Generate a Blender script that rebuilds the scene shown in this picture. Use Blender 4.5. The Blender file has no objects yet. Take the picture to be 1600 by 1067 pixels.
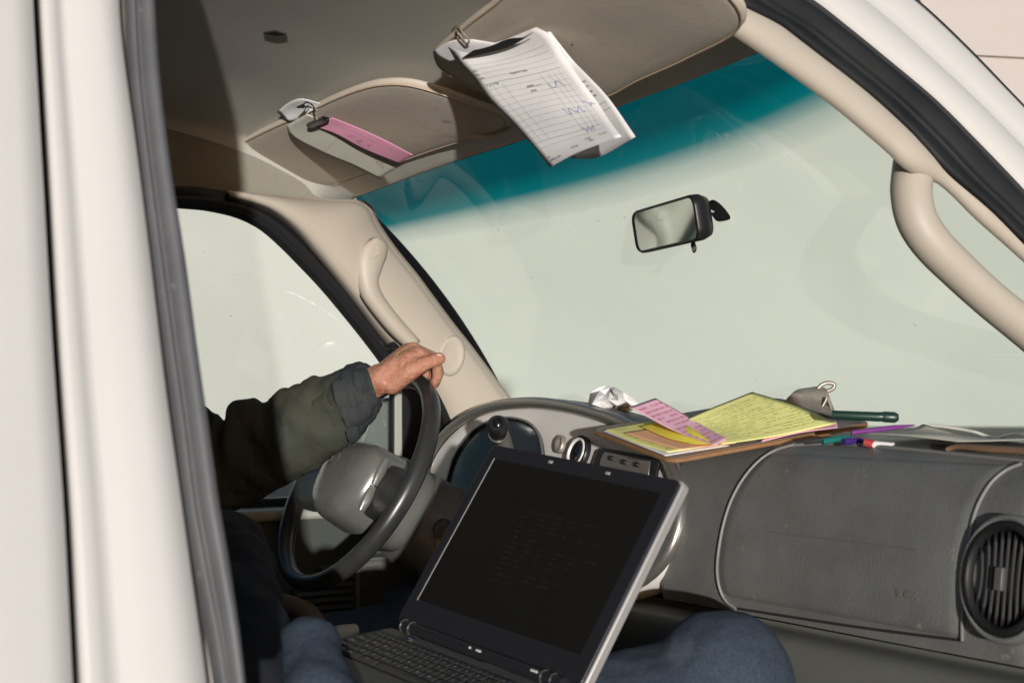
import bpy, bmesh, math, random
import numpy as np
from mathutils import Vector, Matrix
random.seed(7)
S = bpy.context.scene
C = S.collection
# ---------------------------------------------------------------- camera, light, exposure
FPX = 2222.0
YAW = math.radians(57.6)
PIT = math.atan(86.5 / FPX)
CAM = Vector((0, 0, 1.25))
W0 = Vector((math.cos(YAW), math.sin(YAW), 0)); RR = Vector((math.sin(YAW), -math.cos(YAW), 0)); ZZ = Vector((0, 0, 1))
WW = W0 * math.cos(PIT) + ZZ * math.sin(PIT); UU = -W0 * math.sin(PIT) + ZZ * math.cos(PIT)
cd = bpy.data.cameras.new('camera'); cam = bpy.data.objects.new('camera', cd); C.objects.link(cam)
cd.sensor_width = 36; cd.lens = 50.0; cd.clip_start = .05; cd.clip_end = 800
m = Matrix((RR, UU, -WW)).transposed().to_4x4(); m.translation = CAM; cam.matrix_world = m
cd.dof.use_dof = True; cd.dof.focus_distance = 2.25; cd.dof.aperture_fstop = 7.0
S.camera = cam
SUN_AZ, SUN_EL = math.radians(64.0), math.radians(1.8)      # direction the light travels, and its height
wd = bpy.data.worlds.new('World'); S.world = wd; wd.use_nodes = True
nt = wd.node_tree; bg = nt.nodes['Background']; sky = nt.nodes.new('ShaderNodeTexSky')
sky.sky_type = 'NISHITA'; sky.sun_disc = False; sky.ozone_density = 2.2; sky.sun_elevation = SUN_EL
sky.sun_rotation = math.pi / 2 - (SUN_AZ + math.pi)
nt.links.new(sky.outputs[0], bg.inputs[0]); bg.inputs[1].default_value = 0.15
ld = bpy.data.lights.new('sun', 'SUN'); sun = bpy.data.objects.new('sun', ld); C.objects.link(sun)
ld.energy = 2.0; ld.angle = math.radians(0.9); ld.color = (1.0, .975, .945)
sd = Vector((math.cos(SUN_AZ) * math.cos(SUN_EL), math.sin(SUN_AZ) * math.cos(SUN_EL), -math.sin(SUN_EL)))
sun.rotation_euler = sd.to_track_quat('-Z', 'Y').to_euler(); sun.location = (-3, -5, 4)
S.view_settings.view_transform = 'Standard'; S.view_settings.look = 'None'
S.view_settings.exposure = 1.0; S.view_settings.gamma = 1; S.view_settings.use_curve_mapping = False
S.cycles.max_bounces = 8; S.cycles.transparent_max_bounces = 12

# ---------------------------------------------------------------- measuring helpers: sight lines onto real planes
def ray(u, v): return RR * ((u - 800) / FPX) + UU * ((533.5 - v) / FPX) + WW
def py(u, v, y): r = ray(u, v); return CAM + r * (y / r.y)
def px(u, v, x): r = ray(u, v); return CAM + r * (x / r.x)
def pd(u, v, d): return CAM + ray(u, v) * d
def pp(u, v, p, n):
    r = ray(u, v); p = Vector(p); n = Vector(n); return CAM + r * ((p - CAM).dot(n) / r.dot(n))
def lerp(a, b, t): return a + (b - a) * t
def cr(pts, n):
    """smooth curve through points, n samples"""
    P = [np.array(p, float) for p in pts]
    if len(P) == 2: return [P[0] + (P[1] - P[0]) * i / (n - 1) for i in range(n)]
    P = [2 * P[0] - P[1]] + P + [2 * P[-1] - P[-2]]
    d = [0]
    for i in range(1, len(P) - 2): d.append(d[-1] + max(1e-6, float(np.linalg.norm(P[i + 1] - P[i]))) ** .7)
    out = []
    for k in range(n):
        t = d[-1] * k / (n - 1); i = 0
        while i < len(d) - 2 and t > d[i + 1]: i += 1
        s = (t - d[i]) / (d[i + 1] - d[i]); a, b, c, e = P[i], P[i + 1], P[i + 2], P[i + 3]
        out.append(.5 * (2 * b + (c - a) * s + (2 * a - 5 * b + 4 * c - e) * s * s + (3 * b - a - 3 * c + e) * s ** 3))
    return out
from mathutils.bvhtree import BVHTree
def bvh(rows):
    n = len(rows[0]); return BVHTree.FromPolygons([p for r in rows for p in r], [(i * n + j, i * n + j + 1, (i + 1) * n + j + 1, (i + 1) * n + j) for i in range(len(rows) - 1) for j in range(n - 1)])
def hit(T, u, v, back=0):
    r = ray(u, v); q = T.ray_cast(CAM, r.normalized()); return None if q[0] is None else q[0] - r.normalized() * back
def crv(pts, n): return [Vector(p) for p in cr(pts, n)]

# ---------------------------------------------------------------- materials
def mat(name, col, rough=.5, metal=0, bump=None, var=None, spec=.5, coat=0, sub=0, wear=None):
    """col base; bump=(scale, strength, dist); var=(scale, amount, colour2)"""
    M = bpy.data.materials.new(name); M.use_nodes = True; t = M.node_tree; b = t.nodes['Principled BSDF']
    b.inputs['Base Color'].default_value = (*col, 1); b.inputs['Roughness'].default_value = rough
    b.inputs['Metallic'].default_value = metal; b.inputs['Specular IOR Level'].default_value = spec
    b.inputs['Coat Weight'].default_value = coat
    if sub: b.inputs['Subsurface Weight'].default_value = sub; b.inputs['Subsurface Radius'].default_value = (.02, .008, .004); b.inputs['Subsurface Scale'].default_value = .3
    tc = t.nodes.new('ShaderNodeTexCoord')
    last = None
    if var:
        sc, amt, c2 = var
        n = t.nodes.new('ShaderNodeTexNoise'); n.inputs['Scale'].default_value = sc; n.inputs['Detail'].default_value = 6
        n.inputs['Roughness'].default_value = .65
        t.links.new(tc.outputs['Object'], n.inputs['Vector'])
        r = t.nodes.new('ShaderNodeMapRange'); r.inputs[1].default_value = .38; r.inputs[2].default_value = .68
        r.inputs[3].default_value = 0; r.inputs[4].default_value = amt
        t.links.new(n.outputs[0], r.inputs[0])
        mx = t.nodes.new('ShaderNodeMix'); mx.data_type = 'RGBA'
        mx.inputs[6].default_value = (*col, 1); mx.inputs[7].default_value = (*c2, 1)
        t.links.new(r.outputs[0], mx.inputs[0]); last = mx.outputs[2]
        t.links.new(last, b.inputs['Base Color'])
        rr = t.nodes.new('ShaderNodeMapRange'); rr.inputs[3].default_value = max(0, rough - .07); rr.inputs[4].default_value = min(1, rough + .1)
        t.links.new(n.outputs[0], rr.inputs[0]); t.links.new(rr.outputs[0], b.inputs['Roughness'])
    if wear:                                     # small specks of dust / scratches with their own shape
        sc, thr, c2 = wear
        n = t.nodes.new('ShaderNodeTexNoise'); n.inputs['Scale'].default_value = sc; n.inputs['Detail'].default_value = 3
        t.links.new(tc.outputs['Object'], n.inputs['Vector'])
        r = t.nodes.new('ShaderNodeMapRange'); r.inputs[1].default_value = thr; r.inputs[2].default_value = thr + .06
        t.links.new(n.outputs[0], r.inputs[0])
        mx = t.nodes.new('ShaderNodeMix'); mx.data_type = 'RGBA'; mx.inputs[7].default_value = (*c2, 1)
        if last: t.links.new(last, mx.inputs[6])
        else: mx.inputs[6].default_value = (*col, 1)
        t.links.new(r.outputs[0], mx.inputs[0]); t.links.new(mx.outputs[2], b.inputs['Base Color'])
    if bump:
        prev = None
        for (sc, st, di) in (bump if isinstance(bump, list) else [bump]):
            n = t.nodes.new('ShaderNodeTexNoise'); n.inputs['Scale'].default_value = sc; n.inputs['Detail'].default_value = 3
            t.links.new(tc.outputs['Object'], n.inputs['Vector'])
            bp = t.nodes.new('ShaderNodeBump'); bp.inputs['Strength'].default_value = st; bp.inputs['Distance'].default_value = di
            t.links.new(n.outputs[0], bp.inputs['Height'])
            if prev: t.links.new(prev, bp.inputs['Normal'])
            prev = bp.outputs[0]
        t.links.new(prev, b.inputs['Normal'])
    return M
M = {}
M['white'] = mat('white_paint', (.625, .605, .575), .38, coat=.25, var=(2.2, .6, (.565, .545, .515)), wear=(26, .74, (.55, .52, .47)))
M['rubber'] = mat('seal_rubber', (.010, .0115, .012), .5, spec=.3, bump=(300, .1, .0005), var=(9, .8, (.02, .021, .022)))
M['rubber_grey'] = mat('grey_seal_rubber', (.10, .10, .105), .42, bump=(300, .1, .0005), var=(9, .8, (.14, .14, .145)), wear=(40, .72, (.3, .29, .28)))  # paler, speckled version of the seal rubber for the rear upright
M['gap'] = mat('dark_gap', (.012, .011, .01), .9)
M['trim'] = mat('beige_trim', (.47, .42, .345), .5, bump=(700, .12, .0004), var=(5, .5, (.41, .36, .29)), wear=(22, .73, (.33, .28, .21)))
M['liner'] = mat('headliner_fabric', (.62, .60, .53), .95, spec=.1, bump=[(900, .7, .0012), (14, .15, .004)], var=(420, .5, (.52, .475, .41)))
M['visor'] = mat('visor_vinyl', (.60, .535, .45), .75, spec=.25, bump=[(620, .6, .0010), (9, .25, .006)], var=(300, .4, (.50, .44, .36)), wear=(15, .72, (.27, .22, .16)))
M['piping'] = mat('visor_piping', (.46, .36, .26), .7)
M['dash'] = mat('grey_dash_vinyl', (.165, .168, .158), .40, spec=.6, bump=[(360, .6, .0012), (900, .3, .0005)], var=(5, 1.0, (.105, .108, .100)), wear=(34, .70, (.24, .215, .175)))
M['dashlow'] = mat('olive_dash_plastic', (.125, .13, .115), .5, bump=(520, .35, .0006), var=(8, .6, (.10, .10, .085)))
M['groove'] = mat('pale_edge_line', (.20, .195, .185), .45)  # even grey, a little paler than the dash vinyl
M['black'] = mat('black_plastic', (.012, .012, .013), .38, bump=(500, .15, .0004))
M['black_gloss'] = mat('black_gloss', (.008, .008, .009), .12)
M['vent'] = mat('vent_black', (.012, .012, .0125), .5, spec=.3)
M['silver'] = mat('silver_fascia', (.78, .75, .71), .38, metal=.12, var=(4, .4, (.52, .49, .45)))
M['silverb'] = mat('brushed_silver_bezel', (.40, .375, .34), .28, metal=.8)
M['metal'] = mat('worn_steel', (.42, .39, .33), .42, metal=.45, var=(60, .7, (.20, .17, .13)))
M['wheel'] = mat('wheel_vinyl', (.026, .027, .027), .30, spec=.6, bump=(600, .2, .0004), var=(16, .6, (.04, .04, .038)))
M['hub'] = mat('worn_hub_vinyl', (.12, .12, .11), .27, spec=.8, bump=[(420, .3, .0006)], var=(20, .7, (.16, .16, .145)))
M['column'] = mat('column_plastic', (.11, .11, .10), .42, bump=(500, .3, .0005), var=(9, .6, (.065, .065, .06)))
M['door'] = mat('door_panel_vinyl', (.055, .062, .054), .55, bump=(400, .3, .0006))  # shade on the lower door is put into this dark colour
M['doortop'] = mat('door_sill_vinyl', (.36, .37, .32), .5, bump=(400, .3, .0006))  # light on the sill top is put into this pale colour
M['skin'] = mat('skin', (.46, .25, .17), .6, spec=.4, sub=.06, bump=[(300, .9, .0018), (70, .9, .005)], var=(38, 1.0, (.40, .135, .08)), wear=(130, .66, (.58, .33, .22)))
M['nail'] = mat('nail', (.50, .30, .22), .55)
M['hair'] = mat('arm_hair', (.55, .38, .20), .5)
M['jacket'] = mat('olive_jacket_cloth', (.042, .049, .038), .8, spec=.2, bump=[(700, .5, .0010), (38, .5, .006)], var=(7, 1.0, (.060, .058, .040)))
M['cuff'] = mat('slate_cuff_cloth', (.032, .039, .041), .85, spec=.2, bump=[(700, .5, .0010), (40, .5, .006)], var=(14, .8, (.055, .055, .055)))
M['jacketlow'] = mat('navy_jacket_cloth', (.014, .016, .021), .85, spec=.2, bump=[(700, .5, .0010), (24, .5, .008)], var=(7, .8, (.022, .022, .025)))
M['jeans'] = mat('blue_jeans', (.034, .049, .070), .85, spec=.2, bump=[(900, .9, .0014), (26, .45, .008)], var=(200, .8, (.062, .080, .105)), wear=(9, .64, (.075, .095, .12)))
M['tan'] = mat('tan_leather', (.16, .105, .06), .5, bump=(200, .3, .001))
M['cream'] = mat('cream_plastic', (.55, .49, .38), .5)
M['seatcloth'] = mat('grey_seat_cloth', (.22, .225, .20), .95, bump=(500, .5, .001), var=(60, .6, (.17, .175, .155)))
M['paper'] = mat('white_paper', (.78, .77, .76), .85, spec=.15, bump=(14, .25, .004))
M['papercream'] = mat('cream_paper', (.66, .64, .54), .85, spec=.15, bump=(14, .25, .004))
M['pink'] = mat('pink_paper', (.78, .36, .50), .85, spec=.15, bump=(14, .25, .004))
M['pinkpale'] = mat('pale_pink_paper', (.86, .50, .62), .85, spec=.15, bump=(14, .25, .004))
M['yellow'] = mat('yellow_paper', (.86, .86, .33), .85, spec=.15, bump=(14, .25, .004))
M['yellowdeep'] = mat('deep_yellow_paper', (.88, .78, .10), .85, spec=.15, bump=(14, .25, .004))
M['orange'] = mat('peach_paper', (.85, .50, .30), .85, spec=.15)
M['ink'] = mat('print_ink', (.22, .22, .23), .8)
M['inkgrey'] = mat('faint_print_ink', (.46, .46, .47), .8)
M['inkblue'] = mat('blue_pen_ink', (.25, .28, .52), .7)
M['inkpink'] = mat('print_on_pink', (.56, .25, .38), .8)
M['inkyellow'] = mat('print_on_yellow', (.52, .54, .22), .8)
M['board'] = mat('hardboard', (.27, .145, .062), .5, bump=(120, .2, .0006), var=(40, .8, (.20, .10, .045)))
M['boardtop'] = mat('hardboard_face', (.24, .17, .12), .38, var=(50, .8, (.18, .12, .085)))
M['lid'] = mat('laptop_bezel', (.016, .017, .021), .33, bump=(800, .15, .0003))
M['lidedge'] = mat('laptop_lid_silver', (.42, .41, .39), .38, metal=.3)
M['base'] = mat('laptop_base_plastic', (.085, .09, .08), .5, bump=(800, .2, .0003))
M['key'] = mat('keycap', (.040, .042, .038), .42)
M['legend'] = mat('white_key_print', (.60, .60, .58), .6)
M['legendblue'] = mat('blue_key_print', (.10, .28, .60), .6)
M['screen'] = mat('lcd_glass', (.010, .010, .009), .16, spec=.35)
M['screentext'] = mat('dim_screen_text', (.022, .021, .018), .4, spec=.2)
M['green'] = mat('dark_green_plastic', (.012, .04, .03), .35)
M['purple'] = mat('purple_plastic', (.17, .04, .21), .35)
M['violet'] = mat('violet_plastic', (.05, .02, .16), .35)
M['teal'] = mat('teal_plastic', (.01, .14, .12), .35)
M['red'] = mat('red_plastic', (.38, .05, .05), .35)
M['cable'] = mat('white_cable', (.66, .65, .58), .4)
M['brown'] = mat('brown_leather', (.22, .13, .075), .6, bump=(200, .4, .001))
M['wall'] = mat('pale_render', (.56, .575, .545), .95, bump=(6, .2, .01), var=(.06, .5, (.52, .535, .505)))
M['siding'] = mat('siding_paint', (.50, .445, .41), .7, bump=(18, .15, .002), var=(3, .4, (.465, .415, .38)))
M['asphalt'] = mat('asphalt', (.16, .155, .145), .95, bump=(60, .6, .01), var=(2, .6, (.11, .105, .10)))
M['carpet'] = mat('floor_carpet', (.03, .03, .028), .95, bump=(300, .5, .002))
def glassmat(name, haze, tint, band=None, rough=.02):
    """dusty tinted glass: tinted see-through + a thin diffuse film + gloss. band = tint strip printed in the glass (object UV v)"""
    G = bpy.data.materials.new(name); G.use_nodes = True; t = G.node_tree; t.nodes.clear()
    N = t.nodes.new; out = N('ShaderNodeOutputMaterial')
    tr = N('ShaderNodeBsdfTransparent'); tr.inputs[0].default_value = (*tint, 1)
    df = N('ShaderNodeBsdfDiffuse'); df.inputs[0].default_value = (.60, .62, .56, 1)
    gl = N('ShaderNodeBsdfGlossy'); gl.inputs['Roughness'].default_value = rough
    tc = N('ShaderNodeTexCoord'); n = N('ShaderNodeTexNoise'); n.inputs['Scale'].default_value = 3.2; n.inputs['Detail'].default_value = 7
    t.links.new(tc.outputs['Object'], n.inputs['Vector'])
    mp = N('ShaderNodeMapRange'); mp.inputs[1].default_value = .3; mp.inputs[2].default_value = .7
    mp.inputs[3].default_value = haze * .75; mp.inputs[4].default_value = haze * 1.3
    t.links.new(n.outputs[0], mp.inputs[0])
    n2 = N('ShaderNodeTexNoise'); n2.inputs['Scale'].default_value = 55; n2.inputs['Detail'].default_value = 2
    t.links.new(tc.outputs['Object'], n2.inputs['Vector'])
    sp = N('ShaderNodeMapRange'); sp.inputs[1].default_value = .76; sp.inputs[2].default_value = .80; sp.inputs[4].default_value = .35
    t.links.new(n2.outputs[0], sp.inputs[0])
    ad = N('ShaderNodeMath'); ad.operation = 'ADD'; ad.use_clamp = True
    t.links.new(mp.outputs[0], ad.inputs[0]); t.links.new(sp.outputs[0], ad.inputs[1])
    m1 = N('ShaderNodeMixShader'); lw = N('ShaderNodeLayerWeight'); lw.inputs[0].default_value = .5; pw = N('ShaderNodeMath'); pw.operation = 'POWER'; pw.inputs[1].default_value = 5; t.links.new(lw.outputs['Facing'], pw.inputs[0]); fr = N('ShaderNodeMapRange'); fr.inputs[3].default_value = .045 if band else .015; fr.inputs[4].default_value = .7 if band else .4; t.links.new(pw.outputs[0], fr.inputs[0])
    m2 = N('ShaderNodeMixShader'); fac = ad.outputs[0]
    if band:
        uv = N('ShaderNodeUVMap'); uv.uv_map = 'UVMap'; sx = N('ShaderNodeSeparateXYZ'); t.links.new(uv.outputs[0], sx.inputs[0])
        r = N('ShaderNodeValToRGB'); e = r.color_ramp.elements
        e[0].position = 0; e[0].color = (*band[0], 1); e[1].position = band[2] + .045; e[1].color = (*tint, 1)
        x = e.new(band[2] * .55); x.color = (*band[0], 1)
        x = e.new(band[2] - .045); x.color = (*band[1], 1)
        x = e.new(band[2] - .005); x.color = tuple((band[1][i] + tint[i] * 1.4) / 2.4 for i in range(3)) + (1,)
        t.links.new(sx.outputs[1], r.inputs[0]); t.links.new(r.outputs[0], tr.inputs[0])
        bl = N('ShaderNodeMapRange'); bl.inputs[1].default_value = band[2] - .06; bl.inputs[2].default_value = band[2] + .03
        bl.inputs[3].default_value = .12; bl.inputs[4].default_value = 1
        t.links.new(sx.outputs[1], bl.inputs[0]); mu = N('ShaderNodeMath'); mu.operation = 'MULTIPLY'
        t.links.new(bl.outputs[0], mu.inputs[0]); t.links.new(ad.outputs[0], mu.inputs[1]); fac = mu.outputs[0]
    t.links.new(fac, m1.inputs[0]); t.links.new(tr.outputs[0], m1.inputs[1]); t.links.new(df.outputs[0], m1.inputs[2])
    t.links.new(fr.outputs[0], m2.inputs[0]); t.links.new(m1.outputs[0], m2.inputs[1]); t.links.new(gl.outputs[0], m2.inputs[2])
    t.links.new(m2.outputs[0], out.inputs[0])
    return G
M['windshield'] = glassmat('windshield_glass', .16, (.79, .865, .80), band=((.0, .088, .115), (.0, .18, .215), .228))
M['sideglass'] = glassmat('side_glass', .14, (.86, .89, .85))
M['mirror'] = mat('mirror_silver', (.62, .76, .76), .06, metal=1, bump=(6, .1, .003))

# ---------------------------------------------------------------- objects
def world_parent(o, parent):
    if parent is None: return
    o.parent = parent
    if parent.type == 'EMPTY': o.matrix_parent_inverse = Matrix.Translation(-parent.location)
def thing(name, label, cat, loc, group=None):
    o = bpy.data.objects.new(name, None); C.objects.link(o); o.location = loc; o.empty_display_size = .1
    o['label'] = label; o['category'] = cat
    if group: o['group'] = group
    return o
def tag(o, label=None, cat=None, group=None, kind=None):
    if label: o['label'] = label
    if cat: o['category'] = cat
    if group: o['group'] = group
    if kind: o['kind'] = kind
    return o
def mesh(name, V, F, material, parent=None, smooth=True, auto=None):
    me = bpy.data.meshes.new(name); me.from_pydata([tuple(v) for v in V], [], F); me.update()
    bm = bmesh.new(); bm.from_mesh(me); bmesh.ops.recalc_face_normals(bm, faces=bm.faces); bm.to_mesh(me); bm.free()
    me.materials.append(material)
    for p in me.polygons: p.use_smooth = smooth
    if auto: me.set_sharp_from_angle(angle=math.radians(auto))
    o = bpy.data.objects.new(name, me); C.objects.link(o); world_parent(o, parent); return o
def grid(name, rows, material, parent=None, thick=0, close=False, uv=False, smooth=True, off=-1, bevel=0):
    n = len(rows[0]); V = [p for r in rows for p in r]; F = []
    for i in range(len(rows) - 1):
        for j in range(n if close else n - 1):
            k = (j + 1) % n; F.append((i * n + j, i * n + k, (i + 1) * n + k, (i + 1) * n + j))
    o = mesh(name, V, F, material, parent, smooth)
    if uv:
        me = o.data; l = me.uv_layers.new(name='UVMap')
        for lp in me.loops:
            i, j = divmod(lp.vertex_index, n); l.data[lp.index].uv = (j / (n - 1), i / (len(rows) - 1))
    if thick:
        md = o.modifiers.new('thickness', 'SOLIDIFY'); md.thickness = thick; md.offset = off
        if bevel:
            b = o.modifiers.new('bevel', 'BEVEL'); b.width = bevel; b.segments = 2; b.limit_method = 'ANGLE'
    return o
def sweep_VF(pts, rad, n=12, flat=1.0, up=None, cap=True):
    pts = [Vector(p) for p in pts]; N = len(pts)
    if not hasattr(rad, '__len__'): rad = [rad] * N
    if len(rad) != N: rad = [float(x) for x in np.interp(np.linspace(0, 1, N), np.linspace(0, 1, len(rad)), rad)]
    V = []; F = []; prev = None
    for i, p in enumerate(pts):
        T = (pts[min(i + 1, N - 1)] - pts[max(i - 1, 0)]).normalized()
        if prev is None:
            a = Vector(up) if up is not None else (Vector((0, 0, 1)) if abs(T.z) < .9 else Vector((1, 0, 0)))
        else: a = prev
        a = (a - T * a.dot(T)).normalized(); b = T.cross(a); prev = a
        for k in range(n):
            t = 2 * math.pi * k / n; V.append(p + a * (math.cos(t) * rad[i]) + b * (math.sin(t) * rad[i] * flat))
    for i in range(N - 1):
        for k in range(n):
            q = (k + 1) % n; F.append((i * n + k, i * n + q, (i + 1) * n + q, (i + 1) * n + k))
    if cap:
        F.append(tuple(reversed(range(n)))); F.append(tuple(range((N - 1) * n, N * n)))
    return V, F
def tube(name, pts, rad, material, parent=None, n=12, flat=1.0, up=None, smooth=True):
    V, F = sweep_VF(pts, rad, n, flat, up); o = mesh(name, V, F, material, parent, smooth, 50); return o
class MB:
    def __init__(s): s.V = []; s.F = []
    def add(s, V, F):
        k = len(s.V); s.V += [Vector(v) for v in V]; s.F += [tuple(i + k for i in f) for f in F]; return s
    def box(s, o, a, b, c):
        """box from corner o along vectors a, b, c"""
        o, a, b, c = map(Vector, (o, a, b, c)); V = [o, o + a, o + a + b, o + b, o + c, o + a + c, o + a + b + c, o + b + c]
        return s.add(V, [(0, 3, 2, 1), (4, 5, 6, 7), (0, 1, 5, 4), (1, 2, 6, 5), (2, 3, 7, 6), (3, 0, 4, 7)])
    def tube(s, pts, rad, n=8, flat=1.0, up=None): return s.add(*sweep_VF(pts, rad, n, flat, up))
    def prism(s, outline, d):
        outline = [Vector(p) for p in outline]; d = Vector(d); n = len(outline)
        V = outline + [p + d for p in outline]
        F = [tuple(range(n)), tuple(reversed(range(n, 2 * n)))] + [(i, i + n, (i + 1) % n + n, (i + 1) % n) for i in range(n)]
        return s.add(V, F)
    def build(s, name, material, parent=None, smooth=False, bevel=0, seg=2, auto=35):
        o = mesh(name, s.V, s.F, material, parent, smooth or bevel > 0, auto)
        if bevel:
            b = o.modifiers.new('bevel', 'BEVEL'); b.width = bevel; b.segments = seg; b.limit_method = 'ANGLE'; b.angle_limit = math.radians(35)
        return o
def rounded(w, h, r, n=5, c=(0, 0)):
    P = []
    for (cx, cy, a0) in ((w / 2 - r, h / 2 - r, 0), (-w / 2 + r, h / 2 - r, 90), (-w / 2 + r, -h / 2 + r, 180), (w / 2 - r, -h / 2 + r, 270)):
        for k in range(n + 1):
            a = math.radians(a0 + 90 * k / n); P.append((c[0] + cx + r * math.cos(a), c[1] + cy + r * math.sin(a)))
    return P

# ================================================================ SETTING
gr = mesh('ground', [(-300, -300, 0), (300, -300, 0), (300, 300, 0), (-300, 300, 0)], [(0, 1, 2, 3)], M['asphalt'], smooth=False)
tag(gr, kind='structure')
# rendered building on the far side of the van, facing it
bw = thing('rendered_building', 'tall pale green grey building far behind the van, seen through its glass', 'building', (32, 51, 0))
o0 = W0 * 60 - RR * 60 - ZZ * .02
MB().box(o0, RR * 130, W0 * 12, ZZ * 24).build('wall', M['wall'], bw)
# clad house ahead of the van, right of the frame
hs = thing('clad_house', 'beige house with wide horizontal lap boards at the upper right corner', 'house', (4.6, 2.2, 0))
hd = Vector((.93, -.36, 0)).normalized(); hn = Vector((-hd.y, hd.x, 0))
h0 = CAM + ray(1436, 85) * 3.7
zline = h0.z                                    # a board's lower edge is seen here
h0 = Vector((h0.x, h0.y, 0))
for k in range(-1, 6):
    z0 = zline + k * .215
    if z0 < 0: continue
    A = [h0 + Vector((0, 0, z0)) - hn * .022, h0 + Vector((0, 0, z0 + .219)) - hn * .004, h0 + Vector((0, 0, z0 + .219)) + hn * .01, h0 + Vector((0, 0, z0)) + hn * .01]
    MB().prism(A, hd * 5.0).build('lap_board', M['siding'], hs)
bk = Vector((math.cos(math.radians(38)), math.sin(math.radians(38)), 0))
zt = zline + 6 * .215
zb = ZZ * (zline - .215)
MB().prism([h0 + hn * .012 + zb, h0 + hn * .012 + bk * .12 + zb, h0 + hn * .012 + bk * .12 + hd * 5 + zb, h0 + hn * .012 + hd * 5 + zb], ZZ * (zt - zb.z)).build('wall', M['siding'], hs)
MB().prism([h0 + hd * 2.6 + hn * .3, h0 + hd * 2.6 + bk * 4, h0 + hd * 5 + bk * 4, h0 + hd * 5 + hn * .3], zb).build('base_wall', M['wall'], hs)
MB().prism([h0 - hn * .15 + ZZ * zt, h0 + bk * .3 + ZZ * (zt + .02), h0 + bk * .3 + hd * 5.2 + ZZ * (zt + .02), h0 - hn * .15 + hd * 5.2 + ZZ * zt], ZZ * .10).build('roof', M['groove'], hs)

# ================================================================ VAN
van = thing('van', 'white van seen through its open passenger door with beige headliner and grey dashboard', 'van', (.9, 1.75, 0))
PSn = (0, 1, -.3)
def ps(u, v, off=0): return pp(u, v, (0, 1.03 + off, 1.0), PSn)
NPS = Vector((0, -1, .3)).normalized()           # outward on the passenger side
def strip(name, A, B, prof, material, parent=van, n=40, NN=NPS, thick=0, sight=False):
    """A,B pixel lists -> side plane; prof: list of (s, height)"""
    a = cr(A, n); b = cr(B, n); rows = []
    for i in range(n):
        pa, pb = ps(*a[i]), ps(*b[i]); rows.append([lerp(pa, pb, s) + (NN * h if (not sight or .05 < s < .95 or h > -.004) else (lerp(pa, pb, s) - CAM).normalized() * -h) for s, h in prof])
    return grid(name, rows, material, parent, thick)
# --- rear side: sliding door skin and B pillar (close, out of focus)
L0 = [(58, -60), (64, 60), (78, 300), (92, 540), (110, 800), (124, 1067), (130, 1150)]
strip('sliding_door', [(-420, -60), (-420, 1150)], [(u - 3, v) for u, v in L0], [(0, .0), (.5, .006), (.9, .004), (.985, .0), (1, -.012)], M['white'], thick=.01)
strip('door_gap', [(u - 4, v) for u, v in L0], [(u + 5, v) for u, v in L0], [(0, -.016), (1, -.016)], M['gap'])
R0 = [(186, -60), (193, 60), (215, 220), (238, 400), (262, 600), (290, 800), (318, 1000), (338, 1150)]
strip('b_pillar', [(u + 4, v) for u, v in L0], R0, [(0, -.014), (.02, -.002), (.08, 0), (.20, -.003), (.26, -.007), (.33, -.0065), (.45, -.003), (.7, .0), (.975, .0), (1, -.016)], M['white'], thick=.006)
strip('pillar_gap', [(u - 4, v) for u, v in R0], [(205, -60), (209, 60), (228, 220), (248, 400), (268, 600), (296, 800), (326, 1000), (350, 1150)], [(0, -.018), (1, -.018)], mat('beige_gap', (.22, .19, .15), .7))
# white door jamb behind the seal
strip('door_jamb', [(190, -60), (205, 60), (225, 240), (262, 600), (296, 800), (322, 1000), (340, 1150)], [(225, -60), (236, 60), (256, 240), (300, 600), (345, 800), (385, 1000), (405, 1150)], [(0, -.026), (1, -.026)], M['white'])
# long seal of the door opening, rear upright
SA = [(200, -60), (203, 0), (210, 120), (226, 260), (246, 420), (262, 540), (279, 660), (296, 790), (318, 910), (338, 1010), (360, 1150)]
SB = [(250, -60), (251, 0), (259, 120), (276, 260), (299, 400), (318, 540), (335, 660), (352, 780), (366, 860), (383, 980), (400, 1150)]
sp = [(0, -.020), (.03, -.008), (.10, -.002), (.18, -.001), (.25, -.006), (.30, -.009), (.36, -.004), (.44, .002), (.54, .005), (.66, .005), (.78, .002), (.90, -.006), (.97, -.014), (1, -.03)]
seal = strip('door_seal', SA, SB, sp, M['rubber_grey'], n=60)
# inner skin of the B pillar and the side wall behind it: they shade the cabin from the low sun
BIx = [(300, v) for v in (-60, 1150)]
bi = MB(); y_ = lambda z: 1.075 + max(0, z - 1.0) * .28
bi.prism([(-1.9, y_(.35), .35), (-1.9, y_(1), 1.0), (-1.9, y_(1.86), 1.86), (-1.9, y_(1.86) + .02, 1.86), (-1.9, y_(1) + .02, 1.0), (-1.9, y_(.35) + .02, .35)], (2.06, 0, 0))
bi.build('rear_inner_panel', M['trim'], van)
# upper inner B pillar follows the tilt of the side
strip('b_pillar_trim', [(-420, -560), (-420, 1250)], [(218, -560), (228, 0), (240, 120), (256, 260), (279, 400), (298, 540), (315, 660), (332, 780), (346, 860), (363, 980), (380, 1250)], [(0, -.04), (1, -.04)], M['trim'], thick=.012)

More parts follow.
